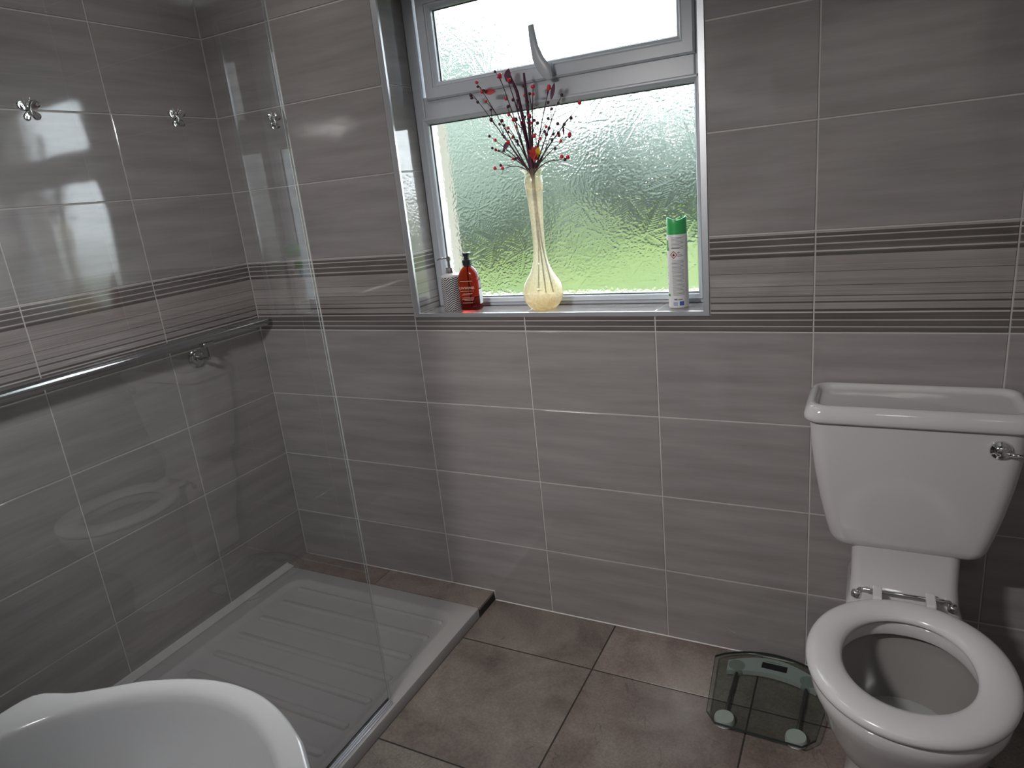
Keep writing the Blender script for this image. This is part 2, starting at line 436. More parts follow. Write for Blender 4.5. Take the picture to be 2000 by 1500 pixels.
mb.box(DX0, DX1, YF, YF + .015, DZ, DZ + .06, .003)
mb.box(DX0 - .0, DX0 + .012, YF - .1, YF, 0, DZ); mb.box(DX1 - .012, DX1, YF - .1, YF, 0, DZ); mb.box(DX0, DX1, YF - .1, YF, DZ - .012, DZ)
struct(mb.build('door_1', m_paint), 'white door lining around the open doorway', 'door')
mb = MB(); mb.box(-.12, XR + .12, YF - 1.3, .3, ZC, ZC + .1)
struct(mb.build('ceiling', m_paint), 'plain white painted ceiling', 'ceiling')
mb = MB(); mb.box(.9, 1.0, YF - 1.3, YF - .1, -.1, ZC); mb.box(.9, XR + .12, YF - 1.4, YF - 1.3, -.1, ZC)
struct(mb.build('wall_landing', m_paint), 'plain painted wall of the landing outside the doorway', 'wall')

# ------------------------------------------------------------------ floor
FX, FY, FT, FG = 1.3407, -0.2249, 0.4545, 0.0045
mb = MB(); mb.box(-.12, XR + .12, YF - 1.3, GR, -.1, -.0004)
floor = struct(mb.build('floor', m_fgrout), 'floor of large mottled brown grey stone tiles with dark joints', 'floor')
xs = [0.0, FX - 2 * FT, FX - FT, FX, FX + FT, FX + 2 * FT, XR]
ys = [0.0] + [FY - FT * k for k in range(4)] + [YF - .1]
for i in range(len(xs) - 1):
    for j in range(len(ys) - 1):
        xa, xb = xs[i] + FG / 2, xs[i + 1] - FG / 2; yb, ya = ys[j] - FG / 2, ys[j + 1] + FG / 2
        if xb - xa < .03: continue
        cx_, cy_ = (xa + xb) / 2, (ya + yb) / 2
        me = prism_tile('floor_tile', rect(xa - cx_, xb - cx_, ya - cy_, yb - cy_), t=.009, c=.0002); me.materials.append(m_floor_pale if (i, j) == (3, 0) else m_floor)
        o = bpy.data.objects.new('floor_tile', me); link(o, floor); o.location = (cx_, cy_, 0); o.rotation_euler = (-PI / 2, 0, 0)
mb = MB(); mb.box(.0, XR, YF - 1.3, YF - .1, -.004, .002)
struct(mb.build('floor_landing', m_hallfloor), 'carpeted landing floor outside the doorway', 'floor')
# silicone bead where the window wall meets the floor
mb = MB(); mb.add([(.89, -.0003, .0028), (.89, -.003, .0003), (.89, .0, .0), (XR, -.0003, .0028), (XR, -.003, .0003), (XR, 0, 0)], [(0, 1, 4, 3), (0, 3, 5, 2), (1, 2, 5, 4), (0, 2, 1), (3, 4, 5)])
struct(mb.build('baseboard_back', m_sealant), 'thin pale sealant line between the window wall and the floor', 'sealant')

# ------------------------------------------------------------------ metal edge trims round the window opening
def trim(name, pts, lab):
    mb = MB(); mb.v = pts; mb.f = [(0, 1, 2, 3), (4, 7, 6, 5), (0, 4, 5, 1), (1, 5, 6, 2), (2, 6, 7, 3), (3, 7, 4, 0)]
    return struct(mb.build(name, m_trim), lab, 'trim')
def frame_bar(o0, o1, i0, i1, y0=-.003, y1=.006):
    return [(o0[0], y0, o0[1]), (o1[0], y0, o1[1]), (i1[0], y0, i1[1]), (i0[0], y0, i0[1]), (o0[0], y1, o0[1]), (o1[0], y1, o1[1]), (i1[0], y1, i1[1]), (i0[0], y1, i0[1])]
oa, ob, oc, od = WX0 - .0185, WX1 + .0145, WZ0 - .0115, WZ1 + .014
ia, ib, ic, id_ = WX0 + .001, WX1 - .001, WZ0 + .001, WZ1 - .001
trim('trim_1', frame_bar((oa, oc), (oa, od), (ia, ic), (ia, id_)), 'metal edge trim down the left side of the window opening')
trim('trim_2', frame_bar((ob, oc), (ob, od), (ib, ic), (ib, id_)), 'metal edge trim down the right side of the window opening')
trim('trim_3', frame_bar((oa, oc), (ob, oc), (ia, ic), (ib, ic)), 'metal edge trim along the front of the window sill')
trim('trim_4', frame_bar((oa, od), (ob, od), (ia, id_), (ib, id_)), 'metal edge trim along the top of the window opening')

# ------------------------------------------------------------------ window
win = struct(empty('window_1', '', 'window'), 'white plastic window with floral obscure glass and a small top opener', 'window')
def ring_frame(name, o, i, y0, y1, mat, parent, bevel=.004, cham=0.0):
    """rectangular frame o=(x0,x1,z0,z1) outer, i inner; front y0, back y1; cham slopes the inner front edge"""
    mb = MB(); x0, x1, z0, z1 = o; a, b, c, d = i
    def rg(xa, xb, za, zb, y): return [(xa, y, za), (xb, y, za), (xb, y, zb), (xa, y, zb)]
    e = bevel
    rings = [rg(x0, x1, z0, z1, y1), rg(x0, x1, z0, z1, y0 + e), rg(x0 + e, x1 - e, z0 + e, z1 - e, y0)]
    if cham > 0:
        rings += [rg(a - cham, b + cham, c - cham, d + cham, y0), rg(a - cham * .75, b + cham * .75, c - cham * .75, d + cham * .75, y0 + .003),
                  rg(a - cham * .2, b + cham * .2, c - cham * .2, d + cham * .2, y0 + cham * .65)]
    else:
        rings += [rg(a - e, b + e, c - e, d + e, y0)]
    rings += [rg(a, b, c, d, y0 + max(e, cham)), rg(a, b, c, d, y1), rg(x0, x1, z0, z1, y1)]
    mb.loft(rings, False, False)
    return mb.build(name, mat, parent)
LG = (.776, 1.607, 1.068, 1.621)            # visible lower glass
UG = (.838, 1.567, 1.737, 1.936)            # visible upper glass
# outer frame: jambs, head, bottom rail, transom each a piece
def bar(name, x0, x1, z0, z1, y0=YW, y1=.19, c=.004, par=None):
    mb = MB(); mb.box(x0, x1, y0, y1, z0, z1, c); return mb.build(name, m_upvc, par or win)
bar('jamb', WX0, .772, WZ0, WZ1); bar('jamb', 1.611, WX1, WZ0, WZ1)
bar('bottom_rail', .772, 1.611, WZ0, 1.060); bar('head_rail', .772, 1.611, 2.0, WZ1)
bar('transom', .772, 1.611, 1.632, 1.70)
ring_frame('glazing_bead', (.758, 1.619, 1.052, 1.640), LG, YW - .006, .16, m_upvc, win, .003, .012)
ring_frame('gasket', (.770, 1.612, 1.062, 1.626), (LG[0] + .003, LG[1] - .003, LG[2] + .003, LG[3] - .003), .141, .144, m_gasket, win, .0005)
sash = ring_frame('top_opener', (.790, 1.614, 1.688, 1.99), (.826, 1.579, 1.725, 1.948), YW - .014, .17, m_upvc, win, .005, .005)
ring_frame('glazing_bead', (.822, 1.583, 1.721, 1.952), UG, YW - .012, .15, m_upvc, sash, .003, .011)
ring_frame('gasket', (.83, 1.575, 1.73, 1.943), (UG[0] + .003, UG[1] - .003, UG[2] + .003, UG[3] - .003), .136, .139, m_gasket, sash, .0005)

def floral_height(nx, nz, w, h, seed, n_sprays):
    """height map (metres) of pressed leaves and blossoms"""
    rng = np.random.default_rng(seed)
    X, Z = np.meshgrid(np.linspace(0, w, nx), np.linspace(0, h, nz), indexing='xy')
    H = np.zeros_like(X)
    def leaf(cx, cz, ang, ln, wd, veins):
        r = ln * 1.05
        i0, i1 = np.searchsorted(X[0], [cx - r, cx + r]); j0, j1 = np.searchsorted(Z[:, 0], [cz - r, cz + r])
        if i1 <= i0 or j1 <= j0: return
        x = X[j0:j1, i0:i1] - cx; z = Z[j0:j1, i0:i1] - cz
        u = (x * math.cos(ang) + z * math.sin(ang)) / ln; v = (-x * math.sin(ang) + z * math.cos(ang))
        prof = wd * np.sqrt(np.clip(4 * u * (1 - u), 0, None)) * (1 - .35 * u)
        inside = (u > 0) & (u < 1) & (np.abs(v) < prof)
        q = np.clip(1 - np.abs(v) / (prof + 1e-6), 0, 1)
        body = np.minimum(q * 7, 1) * .0004
        vein = .00032 * np.sin((u * ln * 1.0 - np.abs(v) * .9) * 2 * PI / veins)
        mid = -.0006 * np.exp(-(v / .0016) ** 2)
        hh = np.where(inside, body + vein * np.minimum(q * 4, 1) + mid, 0)
        S = H[j0:j1, i0:i1]; S[:] = np.where(inside, hh, S)
    spots = []
    for k in range(n_sprays):
        for _ in range(60):
            cx, cz = rng.uniform(0, w), rng.uniform(0, h)
            if all((cx - p) ** 2 + (cz - q) ** 2 > .105 ** 2 for p, q in spots): break
        spots.append((cx, cz)); a0 = rng.uniform(0, 2 * PI)
        if k % 3 == 0:                     # blossom with round petals
            for ring, (ln, wd, n) in enumerate(((.062, .019, 9), (.042, .016, 7), (.024, .011, 6))):
                for q in range(n): leaf(cx, cz, a0 + ring * .4 + 2 * PI * q / n, ln * rng.uniform(.85, 1.1), wd, .007)
        else:                              # spray of pinnate leaves
            n = int(rng.integers(3, 5))
            for q in range(n):
                an = a0 + (q - n / 2) * .85
                leaf(cx, cz, an, rng.uniform(.055, .09), rng.uniform(.017, .027), .0075)
    G = rng.normal(0, 1, (nz, nx))
    G = (G * 2 + np.roll(G, 1, 0) + np.roll(G, 1, 1) + np.roll(G, -1, 0) + np.roll(G, -1, 1)) / 4
    H = H + np.where(np.abs(H) < 1e-7, G * .0003, G * .00003)
    return H

def pane(name, g, y, seed, n_sprays, parent, step=.0021):
    x0, x1, z0, z1 = g[0] - .004, g[1] + .004, g[2] - .004, g[3] + .004
    w, h = x1 - x0, z1 - z0
    nx, nz = int(w / step), int(h / step)
    H = floral_height(nx, nz, w, h, seed, n_sprays)
    X, Z = np.meshgrid(np.linspace(x0, x1, nx), np.linspace(z0, z1, nz), indexing='xy')
    Vf = np.stack([X, y - H, Z], -1).reshape(-1, 3)
    nV = len(Vf)
    back = np.array([(x0, y + .006, z0), (x1, y + .006, z0), (x1, y + .006, z1), (x0, y + .006, z1)])
    idx = np.arange(nV).reshape(nz, nx)
    quads = np.stack([idx[:-1, :-1], idx[:-1, 1:], idx[1:, 1:], idx[1:, :-1]], -1).reshape(-1, 4)
    bq = np.array([[nV, nV + 3, nV + 2, nV + 1]])
    me = bpy.data.meshes.new(name)
    V = np.concatenate([Vf, back]); Q = np.concatenate([quads, bq])
    me.vertices.add(len(V)); me.vertices.foreach_set('co', V.astype(np.float32).ravel())
    me.loops.add(Q.size); me.loops.foreach_set('vertex_index', Q.astype(np.int32).ravel())
    me.polygons.add(len(Q)); me.polygons.foreach_set('loop_start', (np.arange(len(Q)) * 4).astype(np.int32))
    me.polygons.foreach_set('use_smooth', np.ones(len(Q), dtype=bool))
    me.update(calc_edges=True); me.validate()
    me.materials.append(m_obscure)
    o = bpy.data.objects.new(name, me); link(o, parent); return o
pane('pane', LG, .146, 3, 30, win)
pane('pane', UG, .141, 11, 13, sash)
# cockspur handle on the top opener
hb = MB()
hb.box(1.190, 1.226, YW - .020, YW - .013, 1.690, 1.728, .003)
hb.box(1.199, 1.217, YW - .034, YW - .019, 1.698, 1.720, .004)
pts = [(1.220, YW - .036, 1.683), (1.214, YW - .04, 1.697), (1.206, YW - .043, 1.716), (1.194, YW - .046, 1.74), (1.187, YW - .048, 1.77), (1.183, YW - .048, 1.80), (1.181, YW - .047, 1.826)]
hw = [.009, .016, .020, .0165, .0118, .0104, .0085]
rings = []
for (x, y, z), w_ in zip(pts, hw):
    rings.append([(x + w_ * math.cos(a), y + .006 * math.sin(a), z + .12 * w_ * math.cos(a)) for a in [2 * PI * k / 12 for k in range(12)]])
hb.loft(rings)
hb.build('handle', m_upvc, sash, True, auto=40)

# ------------------------------------------------------------------ outside
def grass_mat():
    m, nt, out = nodes_of('lawn_grass'); L = nt.links.new
    b = nt.nodes.new('ShaderNodeBsdfPrincipled'); L(b.outputs[0], out.inputs[0]); setin(b, Roughness=.9)
    tc = nt.nodes.new('ShaderNodeTexCoord')
    n = nt.nodes.new('ShaderNodeTexNoise'); setin(n, Scale=.8, Detail=5.0); L(tc.outputs['Object'], n.inputs['Vector'])
    rp = nt.nodes.new('ShaderNodeValToRGB'); e = rp.color_ramp.elements
    e[0].position = .35; e[0].color = (.022, .057, .007, 1); e[1].position = .65; e[1].color = (.066, .086, .007, 1)
    L(n.outputs['Fac'], rp.inputs[0]); L(rp.outputs[0], b.inputs['Base Color'])
    return m
mb = MB(); N = 24
vv = []; ff = []
for j in range(N + 1):
    for i in range(N + 1):
        y = .3 + (j / N) ** 1.5 * 26; x = -16 + 36 * i / N
        z = -.25 + .055 * max(0, y - 1) * (1 if y < 14 else 1) + .05 * math.sin(x * 1.3) * math.cos(y * .9)
        vv.append((x, y, z))
for j in range(N):
    for i in range(N):
        a = j * (N + 1) + i; ff.append((a, a + 1, a + N + 2, a + N + 1))
lawn = mesh_obj('ground', vv, ff, grass_mat(), None, True)
struct(lawn, 'green lawn sloping up outside the obscure window', 'lawn')
m_hedge = principled('hedge_leaves', (.068, .09, .07), .8, noise=.6, nscale=5)
m_hedge2 = principled('tree_leaves', (.073, .095, .081), .8, noise=.6, nscale=5)
def shrub(name, label, cat, c, rx, ry, rz, mat, seed, group=None, n=900, ls=.16):
    """bush: a lumpy core with many small leaf blades standing off it"""
    rng = random.Random(seed)
    root = empty(name, label, cat, (c[0], c[1], c[2]), group)
    mb = MB(); m_, k = 14, 20
    def rad(t, a): return 1 + .13 * math.sin(3 * a + seed) * math.sin(2 * t + seed) + .08 * math.sin(7 * a + 2 * seed) * math.sin(5 * t)
    rings = []
    for i in range(1, m_):
        t = PI * i / m_
        rings.append([(rx * .93 * rad(t, 2 * PI * j / k) * math.sin(t) * math.cos(2 * PI * j / k), ry * .93 * rad(t, 2 * PI * j / k) * math.sin(t) * math.sin(2 * PI * j / k), rz - rz * .96 * math.cos(t)) for j in range(k)])
    mb.loft(rings)
    for q in range(n):
        t = math.acos(rng.uniform(-1, 1)); a = rng.uniform(0, 2 * PI); r = rad(t, a) * rng.uniform(.92, 1.04)
        p = Vector((rx * r * math.sin(t) * math.cos(a), ry * r * math.sin(t) * math.sin(a), rz - rz * r * math.cos(t)))
        d = Vector((rng.uniform(-1, 1), rng.uniform(-1, 1), rng.uniform(-1, 1))).normalized(); u = d.orthogonal().normalized()
        l = ls * rng.uniform(.6, 1.3)
        mb.add([p - d * l * .5, p + u * l * .25, p + d * l * .5, p - u * l * .25], [(0, 1, 2, 3)])
    o = mb.build('foliage', mat, root); o['kind'] = 'stuff'
    tr = MB(); tr.tube([(0, 0, -.3), (0, 0, rz * .8)], [.14, .06], 8); tr.build('trunk', principled(name + '_bark', (.05, .04, .03), .9), root)
    return root
shrub('garden_hedge', 'dark grey green bush blurred behind the left half of the lower pane', 'bush', (-4.6, 9.2, .15), 2.3, 1.4, 1.35, m_hedge, 3)
shrub('garden_bush', 'lower green bush blurred behind the middle of the lower pane', 'bush', (-1.4, 12.4, .35), 2.9, 1.4, 1.30, m_hedge2, 5)
shrub('garden_tree', 'taller tree blurred behind the left end of the top pane', 'tree', (-8.6, 15.8, .4), 2.1, 1.6, 2.75, m_hedge2, 8)

# ------------------------------------------------------------------ added fill lamps, out of view
def lamp(name, label, c, watt, size):  # fill fixture added to brighten the room
    root = empty(name, label, 'lamp', (c[0], c[1], ZC))
    mb = MB(); mb.lathe([(size * .5 + .02, 0), (size * .5 + .02, -.025), (size * .5, -.03)], n=32); mb.build('base', m_paint, root, True, auto=40)
    mb = MB(); mb.lathe([(size * .49, -.03), (size * .45, -.06), (size * .3, -.078), (.02, -.085)], n=32)
    d = mb.build('fill_diffuser', principled(name + '_opal', (.9, .9, .88), .4, trans=.0), root, True)
    ld = bpy.data.lights.new(name + '_light', 'AREA'); ld.shape = 'DISK'; ld.size = size; ld.energy = watt; ld.color = (1.0, .965, .93)
    lo = bpy.data.objects.new('bulb', ld); link(lo, root); lo.location = (0, 0, -.09)  # fill light under the added fixture
    return root
lamp('ceiling_light', 'added round flush opal fill lamp on the bathroom ceiling', (.55, -.5), CEIL_FILL_W, .36)  # unseen fill lamp added to brighten the room
lamp('landing_fill', 'added round flush opal fill lamp on the landing ceiling', (2.12, -2.55), HALL_FILL_W, .34)

# ================================================================== OBJECTS
# added fill bar near the basin, unseen, brightening the room down and across
bar_fill = empty('wall_lamp', 'added slim white fill bar on the tiled wall above the end of the basin', 'lamp', (1.03, YF, 1.90))  # unseen fill fixture added to brighten the room
mb = MB(); mb.box(-.19, .19, .0, .022, -.074, .044, .003); mb.box(-.19, .19, .022, .0968, -.074, -.068, .001); mb.box(-.19, .19, .022, .096, .036, .044, .001); mb.box(-.19, .19, .092, .096, -.024, .036); mb.build('housing', m_paint, bar_fill)  # plates shaped to keep the fill off the basin and upper walls
mb = MB(); mb.tube([(-.18, .04, 0), (.18, .04, 0)], .014, 12); mb.build('tube', principled('lamp_opal', (.9, .9, .88), .4), bar_fill, True)  # opal tube of the added fill bar
bar_fill.rotation_euler = (0, 0, math.radians(0))
ld = bpy.data.lights.new('wall_lamp_light', 'AREA'); ld.shape = 'RECTANGLE'; ld.size = .34; ld.size_y = .05; ld.energy = BAR_FILL_W; ld.color = (1.0, .975, .955)  # light of the added fill bar
lo = bpy.data.objects.new('bulb', ld); link(lo, bar_fill); lo.location = (0, .056, -.006); lo.rotation_euler = (math.radians(55), 0, math.radians(10))  # fill light itself, tilted down and turned to the left
# ------------------------------------------------------------------ shower tray
TX, TY0, TZ = .888, -.105, .037
tray = empty('shower_tray', 'low grey white shower tray with raised ribs below the glass screen', 'shower tray', (.45, -.95, 0))
def at(o): return (-o.location.x, -o.location.y, -o.location.z)
rx0, rx1, ry0, ry1 = .10, .825, -1.70, -.170
rcx, rcy, rhx, rhy = (rx0 + rx1) / 2, (ry0 + ry1) / 2, (rx1 - rx0) / 2, (ry1 - ry0) / 2
ocx, ocy, ohx, ohy = TX / 2 + .004, (TY0 + YF) / 2, TX / 2 - .005, (TY0 - YF) / 2 - .001
mb = MB()
mb.loft([rrect(ocx, ocy, ohx, ohy, .006, .0), rrect(ocx, ocy, ohx, ohy, .006, TZ - .005), rrect(ocx, ocy, ohx - .0015, ohy - .0015, .006, TZ - .0015), rrect(ocx, ocy, ohx - .005, ohy - .005, .006, TZ),
         rrect(rcx, rcy, rhx + .014, rhy + .014, .07, TZ), rrect(rcx, rcy, rhx + .008, rhy + .008, .066, TZ + .0022), rrect(rcx, rcy, rhx, rhy, .06, TZ), rrect(rcx, rcy, rhx - .012, rhy - .012, .05, TZ - .008), rrect(rcx, rcy, rhx - .03, rhy - .03, .04, TZ - .011)], False, True)
mb.build('basin_floor', m_tray, tray, True, at(tray), auto=35)
y = -.205
ribs = [-.213] + [-.30 - .1 * k for k in range(13)]
for k, yy in enumerate(ribs):
    mb = MB(); x0_, x1_ = .150, .805
    hw_ = .014 if k else .010
    mb.loft([rrect((x0_ + x1_) / 2, yy, (x1_ - x0_) / 2, hw_, hw_, TZ - .0115), rrect((x0_ + x1_) / 2, yy, (x1_ - x0_) / 2 - .002, hw_ - .003, hw_ - .003, TZ - .0045), rrect((x0_ + x1_) / 2, yy, (x1_ - x0_) / 2 - .006, hw_ - .007, hw_ - .007, TZ - .0025)], False, True)
    mb.build('rib', m_tray, tray, True, at(tray), auto=50)
mb = MB(); mb.lathe([(.045, TZ - .0105), (.045, TZ - .006), (.04, TZ - .004), (.002, TZ - .003)], (.45, -1.66, 0), 24); mb.build('drain_cover', m_chrome, tray, True, at(tray), auto=40)
# tiled ledge between the tray and the window wall
ledge = empty('shower_ledge', 'narrow stone tile ledge between the shower tray and the window wall', 'ledge', (.445, -.05, 0))
mb = MB(); mb.box(.001, TX + .001, TY0 + .001, -.001, 0, TZ - .011); mb.build('bed', m_fgrout, ledge, loc=at(ledge))
for a, b in ((.001, .4315), (.4335, .889)):
    mb = MB(); mb.box(a, b, TY0, -.003, TZ - .0105, TZ - .0005, .0012); mb.build('ledge_tile', m_ledge, ledge, loc=at(ledge))
mb = MB(); mb.tube([(0.002, -.0015, TZ), (.892, -.0015, TZ), (.8925, -.0015, 0.002)], .0022, 6); mb.build('sealant_bead', m_sealant, ledge, True, at(ledge))
# sealing strip at the left wall
strip = MB(); strip.add([(0, TY0 - .002, TZ - .001), (.030, TY0 - .002, TZ + .0005), (.030, TY0 - .002, TZ + .0045), (.004, TY0 - .002, TZ + .011), (0, TY0 - .002, TZ + .016)] +
                        [(0, YF, TZ - .001), (.030, YF, TZ + .0005), (.030, YF, TZ + .0045), (.004, YF, TZ + .011), (0, YF, TZ + .016)],
                        [(0, 1, 2, 3, 4), (9, 8, 7, 6, 5)] + [(i, (i + 1) % 5, (i + 1) % 5 + 5, i + 5) for i in range(5)])
struct(strip.build('trim_5', principled('white_seal', (.5, .49, .49), .35)), 'pale sealing strip where the shower tray meets the left wall', 'trim')

# ------------------------------------------------------------------ glass screen
GX, GY = .862, -.583
scr = empty('shower_screen', 'clear glass shower screen standing on the tray edge', 'shower screen', (GX, (GY + YF) / 2, TZ))
mb = MB(); mb.box(GX - .004, GX + .004, YF + .012, GY, TZ + .006, 1.98); mb.build('pane', m_panel, scr, loc=at(scr))
mb = MB()
for s_ in (-1, 1): mb.box(GX + s_ * .0038 - .0006, GX + s_ * .0038 + .0006, GY - .0008, GY + .0006, TZ + .006, 1.98)
mb.build('polished_edge', principled('glass_polish', (.42, .45, .44), .15), scr, loc=at(scr))
mb = MB(); mb.box(GX - .0065, GX - .0042, YF + .012, GY, TZ, TZ + .009); mb.build('seal', m_black, scr, loc=at(scr))
mb = MB(); mb.box(GX + .0045, GX + .0085, YF + .012, GY - .004, TZ, TZ + .013, .001); mb.box(GX + .0085, GX + .017, YF + .012, GY - .006, TZ, TZ + .005, .001); mb.build('bottom_channel', m_steel, scr, loc=at(scr))
mb = MB(); mb.box(GX - .013, GX - .0045, YF, YF + .025, TZ, 1.98, .001); mb.box(GX + .0045, GX + .013, YF, YF + .025, TZ, 1.98, .001); mb.box(GX - .013, GX + .013, YF, YF + .011, TZ, 1.98); mb.build('wall_channel', m_steel, scr, loc=at(scr))
# butterflies stuck on the glass
def butterfly_mesh():
    parts = {}
    def wing(pts, zt):
        mb = MB(); n = len(pts); c = (sum(p[0] for p in pts) / n, sum(p[1] for p in pts) / n)
        f = lambda s, h: [(h + zt * abs(p[0]) , c[0] + (p[0] - c[0]) * s, c[1] + (p[1] - c[1]) * s) for p in pts]
        mb.loft([f(1, 0), f(1, .0012), f(.9, .0034), f(.72, .003), f(.6, .0022)]); return mb
    def lobe(ax, ln, wd, s):
        out = []
        for k in range(16):
            t = 2 * PI * k / 16
            u = (1 - math.cos(t)) / 2 * ln; v = math.sin(t) * wd * (.45 + .75 * u / ln)
            out.append((s * (.0018 + u * math.cos(ax) - v * math.sin(ax)), u * math.sin(ax) + v * math.cos(ax)))
        return out
    return wing, lobe
wing, lobe = butterfly_mesh()
def butterfly(label, y, z, roll):
    root = empty('butterfly_ornament', label, 'ornament', (GX + .0041, y, z), 'butterflies stuck on the shower screen')
    root.rotation_euler = (roll, 0, 0)
    for s in (-1, 1):
        wing(lobe(math.radians(42), .019, .0075, s), .25).build('wing', m_fly, root, True, auto=30)
        wing(lobe(math.radians(-58), .0165, .0062, s), .2).build('wing', m_fly2, root, True, auto=30)
        mb = MB(); mb.tube([(.002, s * .001, .008), (.004, s * .004, .0135), (.005, s * .0052, .0165)], .00045, 6); mb.sphere((.005, s * .0054, .017), .0009, 6, 5); mb.build('antenna', m_chrome, root, True)
    mb = MB(); mb.sphere((.0028, 0, 0), .0022, 8, 8, 1, 1, 4.2); mb.sphere((.003, 0, .0095), .002, 8, 6); mb.build('body', m_chrome, root, True)
m_fly = principled('mirror_wing', (.86, .84, .90), .05, metal=1.0)
m_fly2 = principled('mirror_hind_wing', (.9, .9, .92), .08, metal=1.0)
butterfly('silver butterfly on the glass screen, farthest from the screen edge', -1.130, 1.597, .12)
butterfly('silver butterfly on the glass screen, the middle one of the three', -.867, 1.594, .05)
butterfly('silver butterfly on the glass screen, close beside its free edge', -.623, 1.596, .02)

# ------------------------------------------------------------------ handrail on the left wall
RAX, RAZ, RAR = .070, 1.027, .0165
rail = empty('handrail', 'dark chrome handrail along the left shower wall over the striped border', 'handrail', (0, -.9, RAZ))
mb = MB(); mb.lathe([(RAR * .6, -1.775), (RAR, -1.771), (RAR, -.034), (RAR * .9, -.029), (RAR * .55, -.026)], (RAX, 0, RAZ), 28, axis='y'); mb.build('rail', m_dchrome, rail, True, at(rail), auto=40)
for by in (-.300, -1.45):
    fl = MB(); fl.lathe([(.031, 0), (.031, .004), (.027, .009), (.020, .0115), (.011, .012)], (0, by, .955), 28, axis='x'); f_ = fl.build('flange', m_dchrome, rail, True, at(rail), auto=35)
    am = MB(); am.tube([(.011, by, .955), (.05, by, .955), (.060, by, .9555), (.067, by, .959), (RAX, by, .966), (RAX, by, 1.000)], .0062, 12)
    am.lathe([(.012, .003), (.011, .012), (.007, .02)], (0.006, by, .955), 16, axis='x')
    am.box(RAX - .010, RAX + .010, by - .022, by + .022, .999, 1.0125, .003); am.build('bracket_arm', m_dchrome, rail, True, at(rail), auto=40)
    for k in range(3):
        a = k * 2 * PI / 3 + .6
        s_ = MB(); s_.lathe([(.0038, .006), (.0036, .0115), (.001, .0125)], (0, by + .0215 * math.cos(a), .955 + .0215 * math.sin(a)), 10, axis='x'); s_.build('screw', m_chrome, f_, True)

# ------------------------------------------------------------------ toilet
TC = 2.131
toilet = empty('toilet', 'white close coupled toilet with its seat down against the tiled wall', 'toilet', (TC, -.4, 0))
def egg(cx, cyy, hx, hf, hb_, z, n=48, p=2.15):
    out = []
    for k in range(n):
        a = 2 * PI * k / n; c, s = math.cos(a), math.sin(a)
        x = math.copysign(abs(c) ** (2 / p), c) * hx; y = math.copysign(abs(s) ** (2 / p), s)
        out.append((cx + x, cyy + y * (hb_ if y > 0 else hf), z))
    return out
PY = -.46
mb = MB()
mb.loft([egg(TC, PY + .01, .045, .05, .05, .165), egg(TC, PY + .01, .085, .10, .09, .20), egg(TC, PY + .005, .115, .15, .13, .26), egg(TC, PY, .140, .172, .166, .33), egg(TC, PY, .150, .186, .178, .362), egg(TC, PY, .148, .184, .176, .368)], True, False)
mb.build('inner_bowl', principled('shaded_inner_ceramic', (.30, .285, .28), .15), toilet, True, at(toilet), auto=60)['label'] = 'inside of the bowl with its shade painted in'  # shade below the rim put into a darker ceramic colour
mb = MB()
mb.loft([egg(TC, PY, .148, .184, .176, .368), egg(TC, PY, .128, .162, .155, .370), egg(TC, PY, .127, .161, .154, .374), egg(TC, PY, .129, .165, .157, .395), egg(TC, PY, .138, .175, .165, .4005), egg(TC, PY, .170, .207, .20, .4005), egg(TC, PY, .178, .214, .207, .395), egg(TC, PY, .178, .214, .207, .375),
         egg(TC, PY, .164, .198, .20, .342), egg(TC, PY + .004, .152, .182, .20, .292), egg(TC, PY + .012, .134, .16, .2, .24), egg(TC, PY + .025, .117, .132, .2, .20), egg(TC, PY + .05, .096, .112, .2, .165), egg(TC, PY + .075, .09, .105, .2, .12),
         egg(TC, PY + .085, .092, .11, .2, .06), egg(TC, PY + .085, .105, .125, .21, .015), egg(TC, PY + .085, .106, .127, .212, 0)], False, True)
mb.build('bowl', m_ceramic, toilet, True, at(toilet), auto=60)
mb = MB(); mb.loft([egg(TC, PY + .008, .103, .13, .115, .232), egg(TC, PY + .008, .102, .129, .114, .2325)], True, True); mb.build('water', m_water, toilet, True, at(toilet), auto=30)
mb = MB()   # shelf and neck that carry the cistern
mb.loft([rrect(TC, -.16, .085, .12, .04, .08), rrect(TC, -.155, .085, .13, .04, .22), rrect(TC, -.15, .10, .145, .045, .30), rrect(TC, -.145, .117, .140, .05, .355), rrect(TC, -.135, .118, .128, .045, .375), rrect(TC, -.118, .112, .108, .035, .39), rrect(TC, -.105, .110, .090, .025, .43), rrect(TC, -.100, .1105, .082, .022, .47), rrect(TC, -.098, .1115, .082, .022, .522)])
mb.build('neck', m_ceramic, toilet, True, at(toilet), auto=60)
CW = .2145
mb = MB()   # cistern body
mb.loft([rrect(TC, -.100, .120, .062, .03, .5065), rrect(TC, -.100, .145, .078, .032, .5075), rrect(TC, -.101, .1555, .083, .036, .514), rrect(TC, -.1015, .162, .086, .037, .528), rrect(TC, -.102, .172, .088, .038, .565), rrect(TC, -.103, .1845, .0905, .038, .62), rrect(TC, -.104, .197, .093, .038, .69), rrect(TC, -.105, .2065, .095, .038, .76), rrect(TC, -.105, .2115, .096, .038, .83)])
mb.build('cistern', m_ceramic, toilet, True, at(toilet), auto=60)
mb = MB()   # lid with a raised rim
LY = -.108
